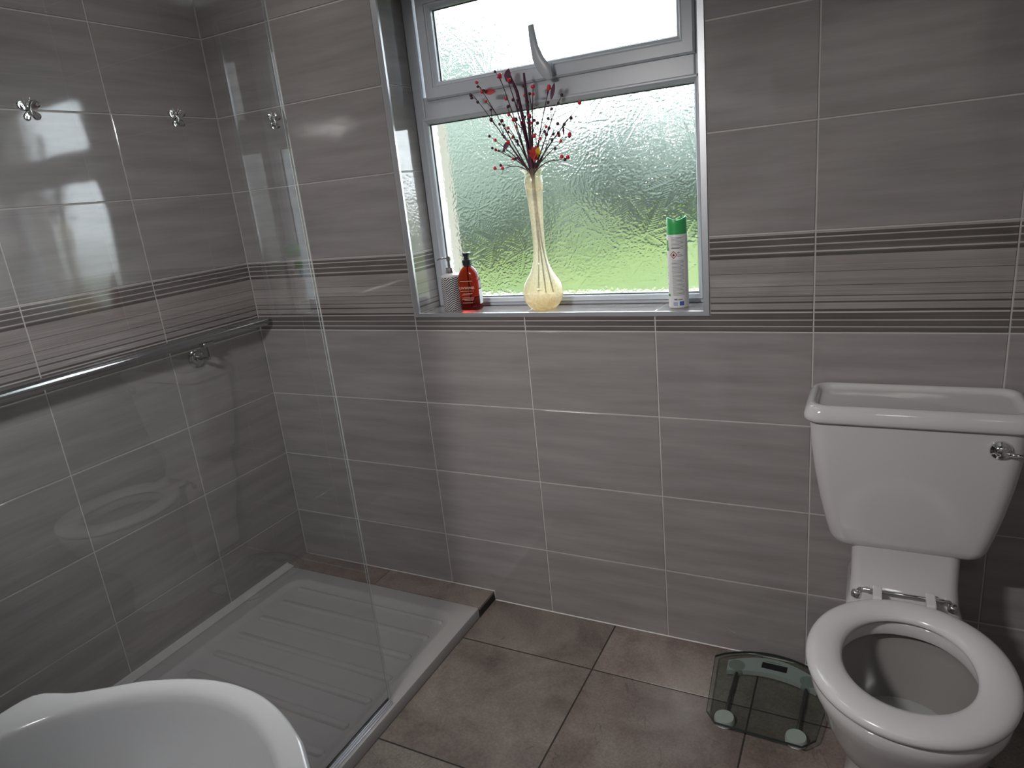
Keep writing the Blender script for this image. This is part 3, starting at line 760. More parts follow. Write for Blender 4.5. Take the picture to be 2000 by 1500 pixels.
mb.loft([rrect(TC, LY, .210, .096, .03, .824), rrect(TC, LY, .2195, .1035, .036, .8245), rrect(TC, LY, .2225, .1060, .038, .829), rrect(TC, LY, .2225, .1060, .038, .838), rrect(TC, LY, .2195, .1035, .038, .848), rrect(TC, LY, .2145, .099, .036, .8575), rrect(TC, LY, .210, .095, .034, .8625), rrect(TC, LY, .205, .0905, .033, .8640), rrect(TC, LY, .200, .086, .032, .8630), rrect(TC, LY, .1965, .0825, .032, .858), rrect(TC, LY, .193, .079, .030, .8535), rrect(TC, LY, .186, .072, .026, .8515)], True, True)
mb.build('cistern_lid', m_ceramic, toilet, True, at(toilet), auto=60)
LXp, LZ, LYp = 2.288, .786, -.2005
mb = MB(); mb.lathe([(.021, 0.008), (.021, -.002), (.019, -.006), (.012, -.0085), (.012, -.013), (.008, -.016), (.002, -.017)], (LXp, LYp, LZ), 28, axis='y'); lv = mb.build('flush_boss', m_chrome, toilet, True, at(toilet), auto=40)
mb = MB(); mb.tube([(LXp + .004, LYp - .013, LZ - .003), (LXp + .03, LYp - .017, LZ - .004), (LXp + .07, LYp - .019, LZ - .010), (LXp + .095, LYp - .019, LZ - .016)], [.0045, .004, .005, .0065], 10); mb.build('flush_lever', m_chrome, lv, True)
# seat ring
SZ, SY = .404, -.460
def seat_ring(z, t, z2=None):
    """t 0 outer .. 1 inner"""
    hx = .1875 + (.118 - .1875) * t; hf = .2175 + (.1405 - .2175) * t; hb_ = .213 + (.1465 - .213) * t
    return egg(TC, SY + .002 * t, hx, hf, hb_, z, 64, 2.06)
mb = MB()
mb.loft([seat_ring(SZ, .06), seat_ring(SZ + .002, .01), seat_ring(SZ + .010, -.01), seat_ring(SZ + .018, .05), seat_ring(SZ + .0225, .17), seat_ring(SZ + .0245, .36), seat_ring(SZ + .0240, .55), seat_ring(SZ + .0215, .74), seat_ring(SZ + .0165, .9), seat_ring(SZ + .010, .98), seat_ring(SZ + .004, 1.0), seat_ring(SZ + .001, .96), seat_ring(SZ, .9), seat_ring(SZ, .06)], False, False)
seat = mb.build('seat', m_seat, toilet, True, at(toilet), auto=60)
for s in (-1, 1):
    mb = MB(); mb.box(TC + s * .053 - .0095, TC + s * .053 + .0095, -.262, -.213, SZ + .008, SZ + .026, .003); mb.build('hinge_tab', m_seat, seat)
RY, RZ_ = -.226, SZ + .019
mb = MB()
mb.tube([(TC - .092, RY + .010, .401), (TC - .092, RY + .008, .416), (TC - .089, RY + .003, RZ_ - .002), (TC - .082, RY, RZ_), (TC + .082, RY, RZ_), (TC + .089, RY + .003, RZ_ - .002), (TC + .092, RY + .008, .416), (TC + .092, RY + .010, .401)], .0042, 12)
for s in (-1, 1): mb.lathe([(.0062, -.005), (.0062, .005)], (TC + s * .074, RY, RZ_), 12, axis='x')
mb.build('hinge_rod', m_chrome, toilet, True, at(toilet), auto=50)
for s in (-1, 1):
    mb = MB(); mb.lathe([(.011, .396), (.011, .403), (.0085, .409), (.0055, .411)], (TC + s * .097, RY + .010, 0), 18); mb.build('hinge_bolt', m_chrome, toilet, True, at(toilet), auto=40)

# ------------------------------------------------------------------ wash basin
BX, BZ, BCY = 1.348, .845, -1.56
basin = empty('wash_basin', 'white pedestal wash basin with a rounded bowl close to the camera', 'basin', (BX, -1.6, 0))
HALF_OUT = [(0, -1.3455), (.025, -1.3465), (.05, -1.3505), (.075, -1.3575), (.10, -1.367), (.14, -1.386), (.174, -1.411), (.2065, -1.434), (.229, -1.4435), (.246, -1.4475), (.257, -1.4515), (.2635, -1.461), (.266, -1.48), (.268, -1.56), (.268, -1.68), (.266, -1.785), (.258, -1.7965), (.2, -1.798), (.1, -1.798), (0, -1.798)]
HALF_IN = [(0, -1.373), (.05, -1.3785), (.083, -1.390), (.112, -1.404), (.136, -1.420), (.160, -1.440), (.182, -1.462), (.203, -1.490), (.219, -1.52), (.228, -1.56), (.222, -1.60), (.195, -1.645), (.145, -1.675), (.08, -1.688), (0, -1.692)]
NB = 144
def polar_ring(half, z, grow=0.0, scale=1.0, dy=0.0):
    """closed ring from a mirrored half outline, resampled by angle about the bowl centre"""
    full = [(x, y) for x, y in half] + [(-x, y) for x, y in half[-2:0:-1]]
    ang = [math.atan2(y - BCY, x) for x, y in full]; rad = [math.hypot(x, y - BCY) for x, y in full]
    o_ = sorted(range(len(full)), key=lambda i: ang[i]); A = [ang[i] for i in o_]; Rr = [rad[i] for i in o_]
    A = [A[-1] - 2 * PI] + A + [A[0] + 2 * PI]; Rr = [Rr[-1]] + Rr + [Rr[0]]
    out = []
    for k in range(NB):
        t = -PI + 2 * PI * (k + .5) / NB
        i = max(j for j in range(len(A) - 1) if A[j] <= t)
        # intersect the ray with the chord between the two neighbours
        p = (Rr[i] * math.cos(A[i]), Rr[i] * math.sin(A[i])); q_ = (Rr[i + 1] * math.cos(A[i + 1]), Rr[i + 1] * math.sin(A[i + 1]))
        dx, dy_ = math.cos(t), math.sin(t); ex, ey = q_[0] - p[0], q_[1] - p[1]
        den = dx * ey - dy_ * ex
        r_ = (p[0] * ey - p[1] * ex) / den if abs(den) > 1e-9 else Rr[i]
        r_ = r_ * scale + grow
        out.append((BX + r_ * dx, min(max(BCY + r_ * dy_ + dy, YF + .0015), 0), z))
    return out
def soft(ring, n=2):
    for _ in range(n):
        ring = [tuple((ring[i - 1][k] + 2 * ring[i][k] + ring[(i + 1) % len(ring)][k]) / 4 for k in range(3)) for i in range(len(ring))]
    return ring
O_ = lambda g, z: soft(polar_ring(HALF_OUT, z, g), 1)
I_ = lambda z, sc_=1.0, g=0.0, dy=0.0: soft(polar_ring(HALF_IN, z, g, sc_, dy), 3)
mb = MB()
mb.loft([O_(-.012, BZ - .055), O_(-.005, BZ - .036), O_(-.001, BZ - .018), O_(.0005, BZ - .009), O_(-.001, BZ - .004), O_(-.004, BZ - .001), O_(-.008, BZ), I_(BZ - .0005, 1, .006), I_(BZ - .002, 1, .0015), I_(BZ - .006, 1, -.002), I_(BZ - .014, 1, -.005), I_(BZ - .04, .95), I_(BZ - .078, .86), I_(BZ - .112, .70), I_(BZ - .135, .46), I_(BZ - .146, .16)], False, True)
mb.build('bowl', m_basin, basin, True, at(basin), auto=70)
mb = MB()
mb.loft([I_(BZ - .165, .12), I_(BZ - .16, .5), I_(BZ - .14, .8), I_(BZ - .10, 1.02), O_(-.016, BZ - .07), O_(-.012, BZ - .054)], True, False)
mb.build('underside', m_basin, basin, True, at(basin), auto=70)
mb = MB(); mb.lathe([(.022, BZ - .1465), (.022, BZ - .144), (.016, BZ - .1435), (.004, BZ - .145)], (BX, BCY, 0), 20); mb.build('waste', m_chrome, basin, True, at(basin), auto=40)
mb = MB(); mb.loft([egg(BX, -1.64, .10, .10, .10, 0), egg(BX, -1.64, .10, .10, .10, .02), egg(BX, -1.64, .078, .08, .085, .06), egg(BX, -1.63, .07, .075, .08, .35), egg(BX, -1.61, .085, .09, .1, .6), egg(BX, -1.59, .12, .12, .12, BZ - .14)]); mb.build('pedestal', m_basin, basin, True, at(basin), auto=60)

# ------------------------------------------------------------------ bathroom scale
sca = empty('bathroom_scale', 'glass bathroom scale with grey display arch on the floor beside the toilet', 'scale', (1.830, -.186, 0))
sca.rotation_euler = (0, 0, math.radians(-1.5))
PZ = .0225
out2 = [(-.134, -.116), (-.106, -.150), (.106, -.150), (.134, -.116), (.160, .108)]
for k in range(1, 14):
    t = k / 14; out2.append((.160 - .320 * t, .108 + .064 * math.sin(PI * t) ** .75))
out2.append((-.160, .108))
mb = MB(); mb.loft([[(x, y, PZ - .003) for x, y in out2], [(x, y, PZ + .003) for x, y in out2]]); mb.build('glass_plate', m_plate, sca)
mb = MB(); q = len(out2); ins = [(x * .994, y * .994) for x, y in out2]
mb.loft([[(x * 1.0015, y * 1.0015, PZ - .003) for x, y in out2], [(x * 1.0015, y * 1.0015, PZ + .003) for x, y in out2], [(x, y, PZ + .0032) for x, y in ins], [(x, y, PZ - .0032) for x, y in ins], [(x * 1.0015, y * 1.0015, PZ - .003) for x, y in out2]], False, False)
mb.build('glass_edge', m_gedge, sca)
m_house = principled('scale_housing_grey', (.60, .62, .62), .45)
m_foot = principled('scale_foot_white', (.86, .86, .86), .4)
m_pad = principled('scale_foot_grey', (.36, .40, .38), .5)
mb = MB(); N = 20; top = []; bot = []
for k in range(N + 1):
    t = k / N; x = -.122 + .244 * t; top.append((x, .096 + .060 * math.sin(PI * (.06 + .88 * t)) ** .9)); bot.append((x * .97, .064 + .028 * math.sin(PI * t) ** .85))
loop = bot + top[::-1]
mb.loft([[(x, y, .004) for x, y in loop], [(x, y, PZ - .0036) for x, y in loop]]); hou = mb.build('housing', m_house, sca)
mb = MB(); mb.box(-.031, .037, .110, .135, PZ - .0036, PZ - .0032); d_ = mb.build('display', principled('lcd_black', (.008, .01, .014), .15), hou)
mb = MB()
for k in range(9): mb.box(-.022 + k * .0042, -.0195 + k * .0042, .140, .1425, PZ - .0036, PZ - .0033)
mb.build('badge_print', principled('badge_ink', (.12, .13, .13), .5), hou)
for s in (-1, 1):
    mb = MB(); mb.lathe([(.023, 0), (.025, .003), (.025, .012), (.023, PZ - .0035), (.004, PZ - .0034)], (s * .096, .096, 0), 24); mb.build('rear_foot', m_pad, sca, True, auto=40)
    mb = MB(); mb.lathe([(.024, 0), (.026, .002), (.026, .013), (.024, PZ - .0035), (.004, PZ - .0034)], (s * .088, -.114, 0), 24); mb.build('front_foot', m_foot, sca, True, auto=40)
    mb = MB(); mb.tube([(s * .092, .075, .011), (s * .089, -.094, .011)], .0045, 8); mb.build('rod', principled('scale_rod', (.12, .12, .12), .35, metal=.6), sca, True)

# ------------------------------------------------------------------ things on the sill
SILL = WZ0
# patterned dispenser
disp = empty('soap_dispenser', 'ceramic soap dispenser with black and white chevrons in the sill corner', 'dispenser', (.8285, .068, SILL))
def chevron_mat():
    m, nt, out = nodes_of('chevron_glaze'); L = nt.links.new
    b = nt.nodes.new('ShaderNodeBsdfPrincipled'); L(b.outputs[0], out.inputs[0]); setin(b, Roughness=.3)
    tc = nt.nodes.new('ShaderNodeTexCoord'); sp = nt.nodes.new('ShaderNodeSeparateXYZ'); L(tc.outputs['Object'], sp.inputs[0])
    def mth(op, a, bb=None, c=None):
        n = nt.nodes.new('ShaderNodeMath'); n.operation = op
        for i, v in enumerate((a, bb, c)):
            if v is None: continue
            if isinstance(v, (int, float)): n.inputs[i].default_value = v
            else: L(v, n.inputs[i])
        return n.outputs[0]
    ang = mth('ARCTAN2', sp.outputs['Y'], sp.outputs['X'])
    u = mth('MULTIPLY', ang, 6 / (2 * PI))
    tri = mth('ABSOLUTE', mth('SUBTRACT', mth('FRACT', u), .5))
    ph = mth('MULTIPLY_ADD', tri, -3.5, mth('MULTIPLY', sp.outputs['Z'], 140.0))
    st = mth('GREATER_THAN', mth('FRACT', ph), .5)
    mx = nt.nodes.new('ShaderNodeMix'); mx.data_type = 'RGBA'; mx.inputs[6].default_value = (.62, .62, .62, 1); mx.inputs[7].default_value = (.03, .03, .034, 1)
    L(st, mx.inputs[0]); L(mx.outputs[2], b.inputs['Base Color'])
    return m
mb = MB(); mb.lathe([(.031, 0), (.0335, .003), (.0338, .108)], n=48, cap1=False); mb.build('body', chevron_mat(), disp, True, auto=50)
mb = MB(); mb.lathe([(.0338, .108), (.0335, .112), (.030, .1155), (.018, .119), (.0135, .120)], n=48, cap0=False); mb.build('shoulder', m_ceramic, disp, True, auto=60)
mb = MB(); mb.lathe([(.0145, .119), (.0145, .121), (.0125, .137), (.0115, .138), (.0055, .1385), (.0052, .158), (.0075, .159), (.0078, .171), (.006, .173)], n=24)
pm = mb.build('pump', m_chrome, disp, True, auto=35)
mb = MB(); mb.tube([(.0, 0, .1675), (-.018, -.006, .1675), (-.030, -.010, .166), (-.036, -.012, .162)], [.004, .0035, .003, .0026], 10); mb.build('spout', m_chrome, pm, True)
# amber hand wash bottle
amb = empty('hand_wash_bottle', 'amber red pump bottle with pale lettering beside the chevron dispenser', 'bottle', (.9005, .060, SILL))
amb.rotation_euler = (0, 0, math.radians(4))
m_amber = principled('amber_plastic', (.28, .021, .012), .12, ior=1.3, trans=.88)
m_blackpl = principled('black_pump_plastic', (.02, .022, .025), .3)
m_ink = principled('pale_print', (.72, .55, .5), .5)
m_paper = principled('white_label', (.72, .74, .78), .5)
def obl(hx, hy, z, r=.02): return rrect(0, 0, hx, hy, r, z, 5)
mb = MB()
mb.loft([obl(.032, .018, 0, .016), obl(.0352, .0212, .003, .019), obl(.036, .022, .008), obl(.036, .022, .092), obl(.0355, .0218, .10), obl(.0335, .021, .112), obl(.029, .0195, .123), obl(.022, .0165, .132, .0165), obl(.0145, .0135, .138, .0135), obl(.0128, .0128, .141, .0128), obl(.0125, .0125, .146, .0125)])
mb.build('body', m_amber, amb, True, auto=60)
mb = MB(); mb.lathe([(.0132, .139), (.0132, .143), (.0148, .1435), (.0148, .160), (.0095, .161), (.0088, .1615), (.0088, .172), (.0105, .1725), (.0125, .180), (.0120, .1815), (.003, .182)], n=24)
pm = mb.build('pump', m_blackpl, amb, True, auto=35)
mb = MB(); mb.tube([(0, .004, .177), (0, .022, .1775), (0, .032, .175)], [.0052, .0046, .004], 8); mb.build('spout', m_blackpl, pm, True)
mb = MB(); mb.tube([(0, 0, .14), (.002, 0, .01)], .0022, 6); mb.build('dip_tube', m_blackpl, amb, True)
mb = MB(); mb.box(-.022, .022, -.0226, -.0222, .094, .0953)
for z_, a_, b_ in ((.063, -.024, .024), (.055, -.015, .018), (.0515, -.02, .012), (.0415, -.018, .022), (.0375, -.021, .021), (.0335, -.012, .018), (.0255, -.02, .016)):
    mb.box(a_, b_, -.0226, -.0222, z_, z_ + .0008)
mb.build('print_lines', m_ink, amb)['kind'] = 'stuff'
def text_mesh(name, body, size, mat, parent, loc, rot, spacing=1.0):
    cu = bpy.data.curves.new(name, 'FONT'); cu.body = body; cu.size = size; cu.align_x = 'CENTER'; cu.align_y = 'CENTER'; cu.extrude = .00015; cu.space_character = spacing
    o = bpy.data.objects.new(name, cu); COL.objects.link(o)
    dg = bpy.context.evaluated_depsgraph_get(); me = bpy.data.meshes.new_from_object(o.evaluated_get(dg)); bpy.data.objects.remove(o); bpy.data.curves.remove(cu)
    me.materials.clear(); me.materials.append(mat)
    t = bpy.data.objects.new(name, me); link(t, parent); t.location = loc; t.rotation_euler = rot; return t
text_mesh('lettering', 'UNWIND', .0115, m_ink, amb, (0, -.0224, .073), (PI / 2, 0, 0), 1.15)
mb = MB()   # white label on the narrow side, split in two panels
mb.loft([[(.0362, -.010, z), (.0362, .010, z), (.0358, .010, z), (.0358, -.010, z)] for z in (.02, .066)]); mb.build('side_label', m_paper, amb)
mb = MB(); mb.loft([[(.0362, -.009, z), (.0362, .009, z), (.0358, .009, z), (.0358, -.009, z)] for z in (.070, .094)]); mb.build('side_label', principled('grey_label', (.3, .28, .3), .5), amb)

# spray can
can = empty('spray_can', 'white air freshener can with a green cap at the right end of sill', 'spray can', (1.565, .066, SILL))
CR = .0272
m_can = principled('can_white', (.76, .76, .75), .35)
m_cap = principled('cap_green', (.035, .40, .10), .38)
mb = MB(); mb.lathe([(.0235, 0), (.026, .002), (CR, .006), (CR, .197), (.0262, .2005), (.022, .203)], n=48); mb.build('body', m_can, can, True, auto=40)
mb = MB(); n = 48; rings = []
def cap_top(a):    # two raised lobes with a saddle between them
    return .2375 + .0085 * abs(math.cos(a - .35)) ** 1.4
for z in (.2005, .203):
    rings.append([(CR * .985 * math.cos(2 * PI * k / n), CR * .985 * math.sin(2 * PI * k / n), z) for k in range(n)])
rings.append([(CR * .97 * math.cos(2 * PI * k / n), CR * .97 * math.sin(2 * PI * k / n), .229) for k in range(n)])
for s_, dz in ((.96, -.003), (.92, 0), (.84, 0), (.80, -.003)):
    rings.append([(CR * s_ * math.cos(2 * PI * k / n), CR * s_ * math.sin(2 * PI * k / n), cap_top(2 * PI * k / n) + dz) for k in range(n)])
rings.append([(CR * .78 * math.cos(2 * PI * k / n), CR * .74 * math.sin(2 * PI * k / n), .226) for k in range(n)])
mb.loft(rings); cp_ = mb.build('cap', m_cap, can, True, auto=40)
mb = MB(); mb.box(-.009, .012, -.008, .008, .224, .2365, .003); bt = mb.build('button', principled('button_green', (.05, .46, .14), .4), cp_); bt.rotation_euler = (0, 0, .35)
def decal(name, mat, patches, parent, r):
    """patches: (a0,a1,z0,z1) in degrees round the can"""
    mb = MB()
    for a0, a1, z0, z1 in patches:
        k = max(1, int(abs(a1 - a0) / 7)); A = [math.radians(a0 + (a1 - a0) * i / k) for i in range(k + 1)]
        vs_ = []
        for rr in (r, r + .00025):
            for z in (z0, z1): vs_ += [(rr * math.cos(a), rr * math.sin(a), z) for a in A]
        m_ = k + 1; fs = []
        for i in range(k):
            fs.append((2 * m_ + i, 2 * m_ + i + 1, 3 * m_ + i + 1, 3 * m_ + i))
            fs.append((i, m_ + i, m_ + i + 1, i + 1))
            fs.append((i, i + 1, 2 * m_ + i + 1, 2 * m_ + i)); fs.append((m_ + i, 3 * m_ + i, 3 * m_ + i + 1, m_ + i + 1))
        fs += [(0, 2 * m_, 3 * m_, m_), (k, m_ + k, 3 * m_ + k, 2 * m_ + k)]
        mb.add(vs_, fs)
    return mb.build(name, mat, parent)
m_txt = principled('print_grey', (.16, .17, .19), .5); m_blue = principled('print_blue', (.06, .10, .42), .5); m_gprint = principled('print_green', (.08, .34, .07), .5)
m_lblue = principled('print_logo_blue', (.12, .30, .55), .5); m_red = principled('print_red', (.40, .07, .06), .5)
rng = random.Random(4)
A0, A1 = -112, -40           # face turned to the camera
lines = []
z = .192
while z > .034:
    if not (.132 < z < .162):
        lines.append((A0 + rng.uniform(0, 5), A1 - rng.choice([0, 0, 3, 12]), z, z + .0011))
    z -= .0036
decal('text_lines', m_txt, lines, can, CR)['kind'] = 'stuff'
def curved_poly(name, mat, loops, parent, r):
    """flat outlines (u metres along the surface, z) wrapped on the can"""
    mb = MB()
    for lp, ac in loops:
        ring = lambda rr: [(rr * math.cos(ac + u / r), rr * math.sin(ac + u / r), z) for u, z in lp]
        mb.loft([ring(r), ring(r + .0003)])
    return mb.build(name, mat, parent)
dc = math.radians(-98); dz = .147; D_ = .0108; w_ = .0021
dia = []
for (p, q2) in (((0, D_), (D_, 0)), ((D_, 0), (0, -D_)), ((0, -D_), (-D_, 0)), ((-D_, 0), (0, D_))):
    f_ = 1 - w_ * 1.4 / D_
    for k in range(6):
        m0 = [p[i] + (q2[i] - p[i]) * k / 6 for i in (0, 1)]; m1 = [p[i] + (q2[i] - p[i]) * (k + 1) / 6 for i in (0, 1)]
        dia.append(([(m0[0], dz + m0[1]), (m1[0], dz + m1[1]), (m1[0] * f_, dz + m1[1] * f_), (m0[0] * f_, dz + m0[1] * f_)], dc))
curved_poly('hazard_diamond', m_red, dia, can, CR)
fl_ = [(-.002, -.0035), (.002, -.0035), (.0034, -.001), (.0028, .0016), (.0016, .0006), (.0006, .0044), (-.0016, .0018), (-.0032, .0004), (-.0034, -.0015)]
curved_poly('hazard_flame', m_black, [([(u, dz + zz) for u, zz in fl_], dc)], can, CR)
decal('warning_text', m_txt, [(-76, -64, .151, .1535), (-76, -50, .146, .1472), (-76, -44, .1425, .1437), (-112, -60, .1645, .1655)], can, CR)
decal('code_print', m_txt, [(-102, -84, .0235, .0275), (-80, -55, .0238, .0262)], can, CR)
decal('blue_pictogram', m_blue, [(-72, -46, .0085, .0200)], can, CR)
decal('blue_text', m_blue, [(-108, -82, .0090, .0102), (-108, -82, .0115, .0127), (-108, -82, .014, .0152), (-108, -82, .0165, .0178)], can, CR)
decal('green_picture', m_gprint, [(130, 226, .163, .186), (150, 232, .158, .166)], can, CR)
decal('logo_print', m_lblue, [(160, 166, .128, .150), (160, 178, .137, .141), (172, 178, .128, .150), (184, 200, .146, .150), (194, 200, .137, .150), (184, 200, .137, .141), (184, 190, .128, .141), (184, 200, .128, .132)], can, CR)
decal('green_band', m_gprint, [(120, 232, .034, .040)], can, CR)
decal('front_lines', m_txt, [(150, 215, .112, .1135), (150, 215, .098, .0992), (150, 215, .09, .0912), (150, 215, .082, .0832), (150, 215, .066, .0672)], can, CR)

# glass vase
vase = empty('glass_vase', 'tall slender gold frosted glass vase with a round bulb base', 'vase', (1.1565, .060, SILL))
def vase_mat():
    m, nt, out = nodes_of('gold_frosted_glass'); L = nt.links.new
    tc = nt.nodes.new('ShaderNodeTexCoord'); sp = nt.nodes.new('ShaderNodeSeparateXYZ'); L(tc.outputs['Object'], sp.inputs[0])
    rp = nt.nodes.new('ShaderNodeMapRange'); setin(rp, From_Min=.31, From_Max=.40, To_Min=.55, To_Max=.06); L(sp.outputs['Z'], rp.inputs['Value'])
    n = nt.nodes.new('ShaderNodeTexNoise'); setin(n, Scale=150.0, Detail=3.0); L(tc.outputs['Object'], n.inputs['Vector'])
    mr = nt.nodes.new('ShaderNodeMapRange'); setin(mr, From_Min=.35, From_Max=.65, To_Min=.88, To_Max=1.12); L(n.outputs['Fac'], mr.inputs['Value'])
    mu = nt.nodes.new('ShaderNodeMath'); mu.operation = 'MULTIPLY'; mu.use_clamp = True; L(rp.outputs['Result'], mu.inputs[0]); L(mr.outputs['Result'], mu.inputs[1])
    cr = nt.nodes.new('ShaderNodeValToRGB'); e = cr.color_ramp.elements
    e[0].position = 0; e[0].color = (.95, .72, .34, 1); e[1].position = .36; e[1].color = (.85, .74, .55, 1)
    x = e.new(.1); x.color = (.95, .88, .70, 1)
    L(sp.outputs['Z'], cr.inputs[0])
    tl = nt.nodes.new('ShaderNodeBsdfTranslucent'); L(cr.outputs[0], tl.inputs[0])
    df = nt.nodes.new('ShaderNodeBsdfDiffuse'); L(cr.outputs[0], df.inputs[0])
    m1 = nt.nodes.new('ShaderNodeMixShader'); m1.inputs[0].default_value = .22; L(tl.outputs[0], m1.inputs[1]); L(df.outputs[0], m1.inputs[2])
    tr = nt.nodes.new('ShaderNodeBsdfTransparent'); tr.inputs[0].default_value = (.97, .95, .9, 1)
    m2 = nt.nodes.new('ShaderNodeMixShader'); L(mu.outputs[0], m2.inputs[0]); L(tr.outputs[0], m2.inputs[1]); L(m1.outputs[0], m2.inputs[2])
    gl = nt.nodes.new('ShaderNodeBsdfAnisotropic'); gl.inputs['Roughness'].default_value = .08
    lw = nt.nodes.new('ShaderNodeFresnel'); lw.inputs[0].default_value = 1.4
    m3 = nt.nodes.new('ShaderNodeMixShader'); ge = nt.nodes.new('ShaderNodeNewGeometry'); s1 = nt.nodes.new('ShaderNodeMath'); s1.operation = 'SUBTRACT'; s1.inputs[0].default_value = 1.0; L(ge.outputs['Backfacing'], s1.inputs[1])
    s2 = nt.nodes.new('ShaderNodeMath'); s2.operation = 'MULTIPLY'; L(lw.outputs[0], s2.inputs[0]); L(s1.outputs[0], s2.inputs[1]); L(s2.outputs[0], m3.inputs[0]); L(m2.outputs[0], m3.inputs[1]); L(gl.outputs[0], m3.inputs[2]); L(m3.outputs[0], out.inputs[0])
    return m
prof = [(.001, .0), (.030, .0), (.036, .002), (.047, .012), (.0565, .027), (.0605, .043), (.0612, .054), (.0585, .070), (.0525, .084), (.0435, .098), (.0345, .112), (.0265, .130), (.0215, .150), (.0188, .175), (.0178, .20), (.0180, .235), (.0192, .27), (.0215, .312), (.0245, .345), (.0272, .368), (.0268, .378), (.0242, .388), (.0262, .397), (.0335, .404), (.0378, .4085), (.0380, .4105), (.0330, .407), (.0255, .400), (.0225, .389), (.0252, .378), (.0255, .368), (.0228, .345)]
mb = MB(); mb.lathe(prof, n=48, cap0=True, cap1=False)
mb.build('body', vase_mat(), vase, True, auto=70)

# dried flower bouquet
bq = empty('dried_bouquet', 'bunch of dried twigs with red and dark berries in the vase', 'bouquet', (1.1565, .060, SILL + .05))
bo = bq.location
m_twig = principled('twig_brown', (.055, .022, .024), .7, noise=.3); m_twig2 = principled('twig_plum', (.075, .02, .05), .7)
m_redb = principled('berry_red', (.62, .03, .05), .3); m_darkb = principled('berry_dark', (.06, .012, .03), .35); m_petal = principled('petal_red', (.55, .06, .06), .6); m_yel = principled('petal_yellow', (.75, .50, .04), .6); m_leafp = principled('leaf_plum', (.11, .03, .07), .6)
r = random.Random(21)
stems = MB()
for k, (dx, dy) in enumerate(((-.004, .003), (.006, -.004), (.012, .004))):
    stems.tube([(dx * 1.8 + .010 * (k - 1), dy, .0), (dx * .7, dy * .8, .14), (-.002 + dx * .4, dy * .5, .25), (-.004 + dx * .5, dy * .6, .34), (-.003 + dx, dy, .375)], [.0022, .0022, .0022, .0026, .003], 7)
stems.build('stem', m_twig, bq, True)
def berry(p, rad, mat):
    mb = MB(); mb.sphere((0, 0, 0), rad, 9, 7); mb.build('berry', mat, bq, True, p)
def branch(end, bend, thick, mat, nb, forks):
    p0 = Vector((r.uniform(-.008, .004), r.uniform(-.006, .006), .345)); p3 = Vector(end); p1 = p0 + Vector((0, 0, .05)) * 1 + Vector((bend * .1, 0, 0)); p2 = p0.lerp(p3, .62) + Vector((0, 0, .03 - abs(bend) * .05))
    pts = []
    for i in range(11):
        t = i / 10; pts.append(((1 - t) ** 3) * p0 + 3 * (1 - t) ** 2 * t * p1 + 3 * (1 - t) * t * t * p2 + t ** 3 * p3)
    mb = MB(); mb.tube(pts, [thick * (1 - .07 * i) for i in range(11)], 6)
    tips = [p3]
    for i in range(forks):
        q = pts[5 + (i * 2) % 5]; d = (p3 - p0).normalized(); sd = Vector((r.uniform(-1, 1), r.uniform(-.5, .5), r.uniform(-.2, .8)))
        e = q + (d + sd).normalized() * r.uniform(.022, .05); mb.tube([q, q.lerp(e, .5) + Vector((0, 0, .004)), e], [thick * .5, thick * .42, thick * .3], 5); tips.append(e)
    mb.build('branch', mat, bq, True)
    for i in range(nb):
        base = tips[i % len(tips)] if i < len(tips) else pts[r.randint(5, 10)]
        red = r.random() < .42
        berry(base + Vector((r.uniform(-.004, .004), r.uniform(-.004, .004), r.uniform(-.003, .004))), r.uniform(.0042, .0062) * (1.05 if red else .9), m_redb if red else m_darkb)
Zb = SILL + .05
ends = [((.990, .05, 1.676), -.4, .0016, 7, 3), ((1.020, .03, 1.700), -.3, .0016, 6, 3), ((1.078, .06, 1.712), -.1, .0018, 6, 3), ((1.115, .04, 1.690), 0, .0022, 5, 2), ((1.150, .07, 1.672), 0, .0022, 5, 2), ((1.185, .05, 1.665), .1, .002, 5, 2),
        ((1.228, .06, 1.655), .2, .0018, 5, 3), ((1.272, .04, 1.632), .3, .0017, 5, 2), ((1.318, .06, 1.606), .4, .0017, 5, 2), ((1.262, .02, 1.560), .4, .0015, 4, 2), ((1.285, .05, 1.530), .5, .0014, 4, 2), ((1.265, .08, 1.470), .6, .0013, 3, 1),
        ((1.045, .04, 1.600), -.4, .0016, 4, 2), ((1.030, .06, 1.555), -.5, .0014, 3, 1), ((1.050, .03, 1.520), -.5, .0014, 4, 2), ((1.040, .05, 1.462), -.6, .0012, 3, 1), ((1.105, .03, 1.560), -.1, .0017, 5, 2), ((1.175, .03, 1.590), .1, .0017, 5, 2), ((1.205, .05, 1.545), .2, .0015, 4, 2), ((1.090, .07, 1.625), -.2, .0018, 4, 2)]
for k, (e, b_, th, nb, fk) in enumerate(ends):
    branch((e[0] - bo.x, e[1] - bo.y, e[2] - Zb), b_, th * 1.5, m_twig if k % 3 else m_twig2, nb, fk)
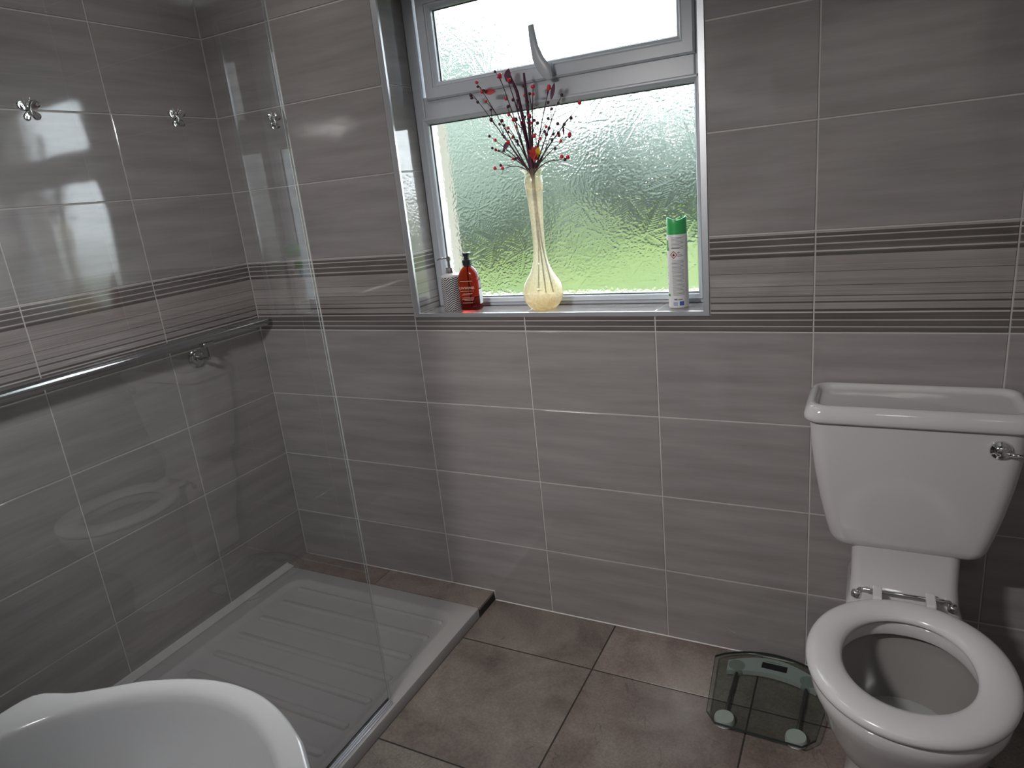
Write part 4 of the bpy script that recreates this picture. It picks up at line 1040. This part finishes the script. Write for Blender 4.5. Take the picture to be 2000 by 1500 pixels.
for k, x in enumerate((-.014, .004)):      # thick woody upright stems
    mb = MB(); mb.tube([(x * .2, 0, .34), (x * .5 - .002, .003, .42), (x - .004, .005, .50), (x * 1.5 - .006, .0, .57), (x * 2.4 - .01, 0, .615)], [.005, .0052, .005, .0046, .003], 8); mb.build('branch', m_twig2, bq, True)
def leaf(p, d, ln, wd, mat, nm='leaf'):
    d = Vector(d).normalized(); s = d.cross(Vector((0, 1, .25))).normalized(); nrm = d.cross(s)
    mb = MB(); L_ = []; R_ = []; C_ = []
    for i in range(7):
        t = i / 6; w = wd * math.sin(PI * min(1, t * .96 + .04)) ** .8; c = Vector(p) + d * ln * t + nrm * .15 * ln * t * t
        L_.append(c - s * w + nrm * w * .4); C_.append(c); R_.append(c + s * w + nrm * w * .4)
    th = nrm * -.0005
    ring = L_ + R_[::-1]
    mb.v = [tuple(v) for v in L_ + C_ + R_] + [tuple(v + th) for v in L_ + C_ + R_]
    for o_ in (0, 21):
        for i in range(6): mb.f += [(o_ + i, o_ + i + 1, o_ + 8 + i, o_ + 7 + i), (o_ + 7 + i, o_ + 8 + i, o_ + 15 + i, o_ + 14 + i)]
    return mb.build(nm, mat, bq, True)
for p, d, ln, wd, mt in (((-.06, -.01, .445), (-.6, 0, -.75), .035, .007, m_leafp), ((.075, .0, .535), (.35, 0, .9), .045, .006, m_leafp), ((-.055, 0, .60), (.3, 0, .9), .035, .010, m_leafp), ((-.03, -.01, .59), (-.5, 0, .7), .03, .009, m_leafp), ((-.09, -.01, .58), (-.9, 0, .1), .035, .008, m_petal), ((.01, -.01, .38), (.5, 0, .6), .03, .009, m_petal), ((-.035, 0, .395), (-.9, 0, -.1), .03, .004, m_leafp), ((.1, .01, .47), (.1, 0, -1), .035, .003, m_twig)):
    leaf(p, d, ln, wd, mt)
for k in range(9):                          # ragged red and yellow flower at the vase mouth
    a = 2 * PI * k / 9; leaf((.022, -.012, .398), (math.cos(a) * .8, -.4 + .3 * math.sin(a), math.sin(a) * .8 + .25), .024, .0065, m_petal if k not in (0, 1, 8) else m_yel, 'petal')
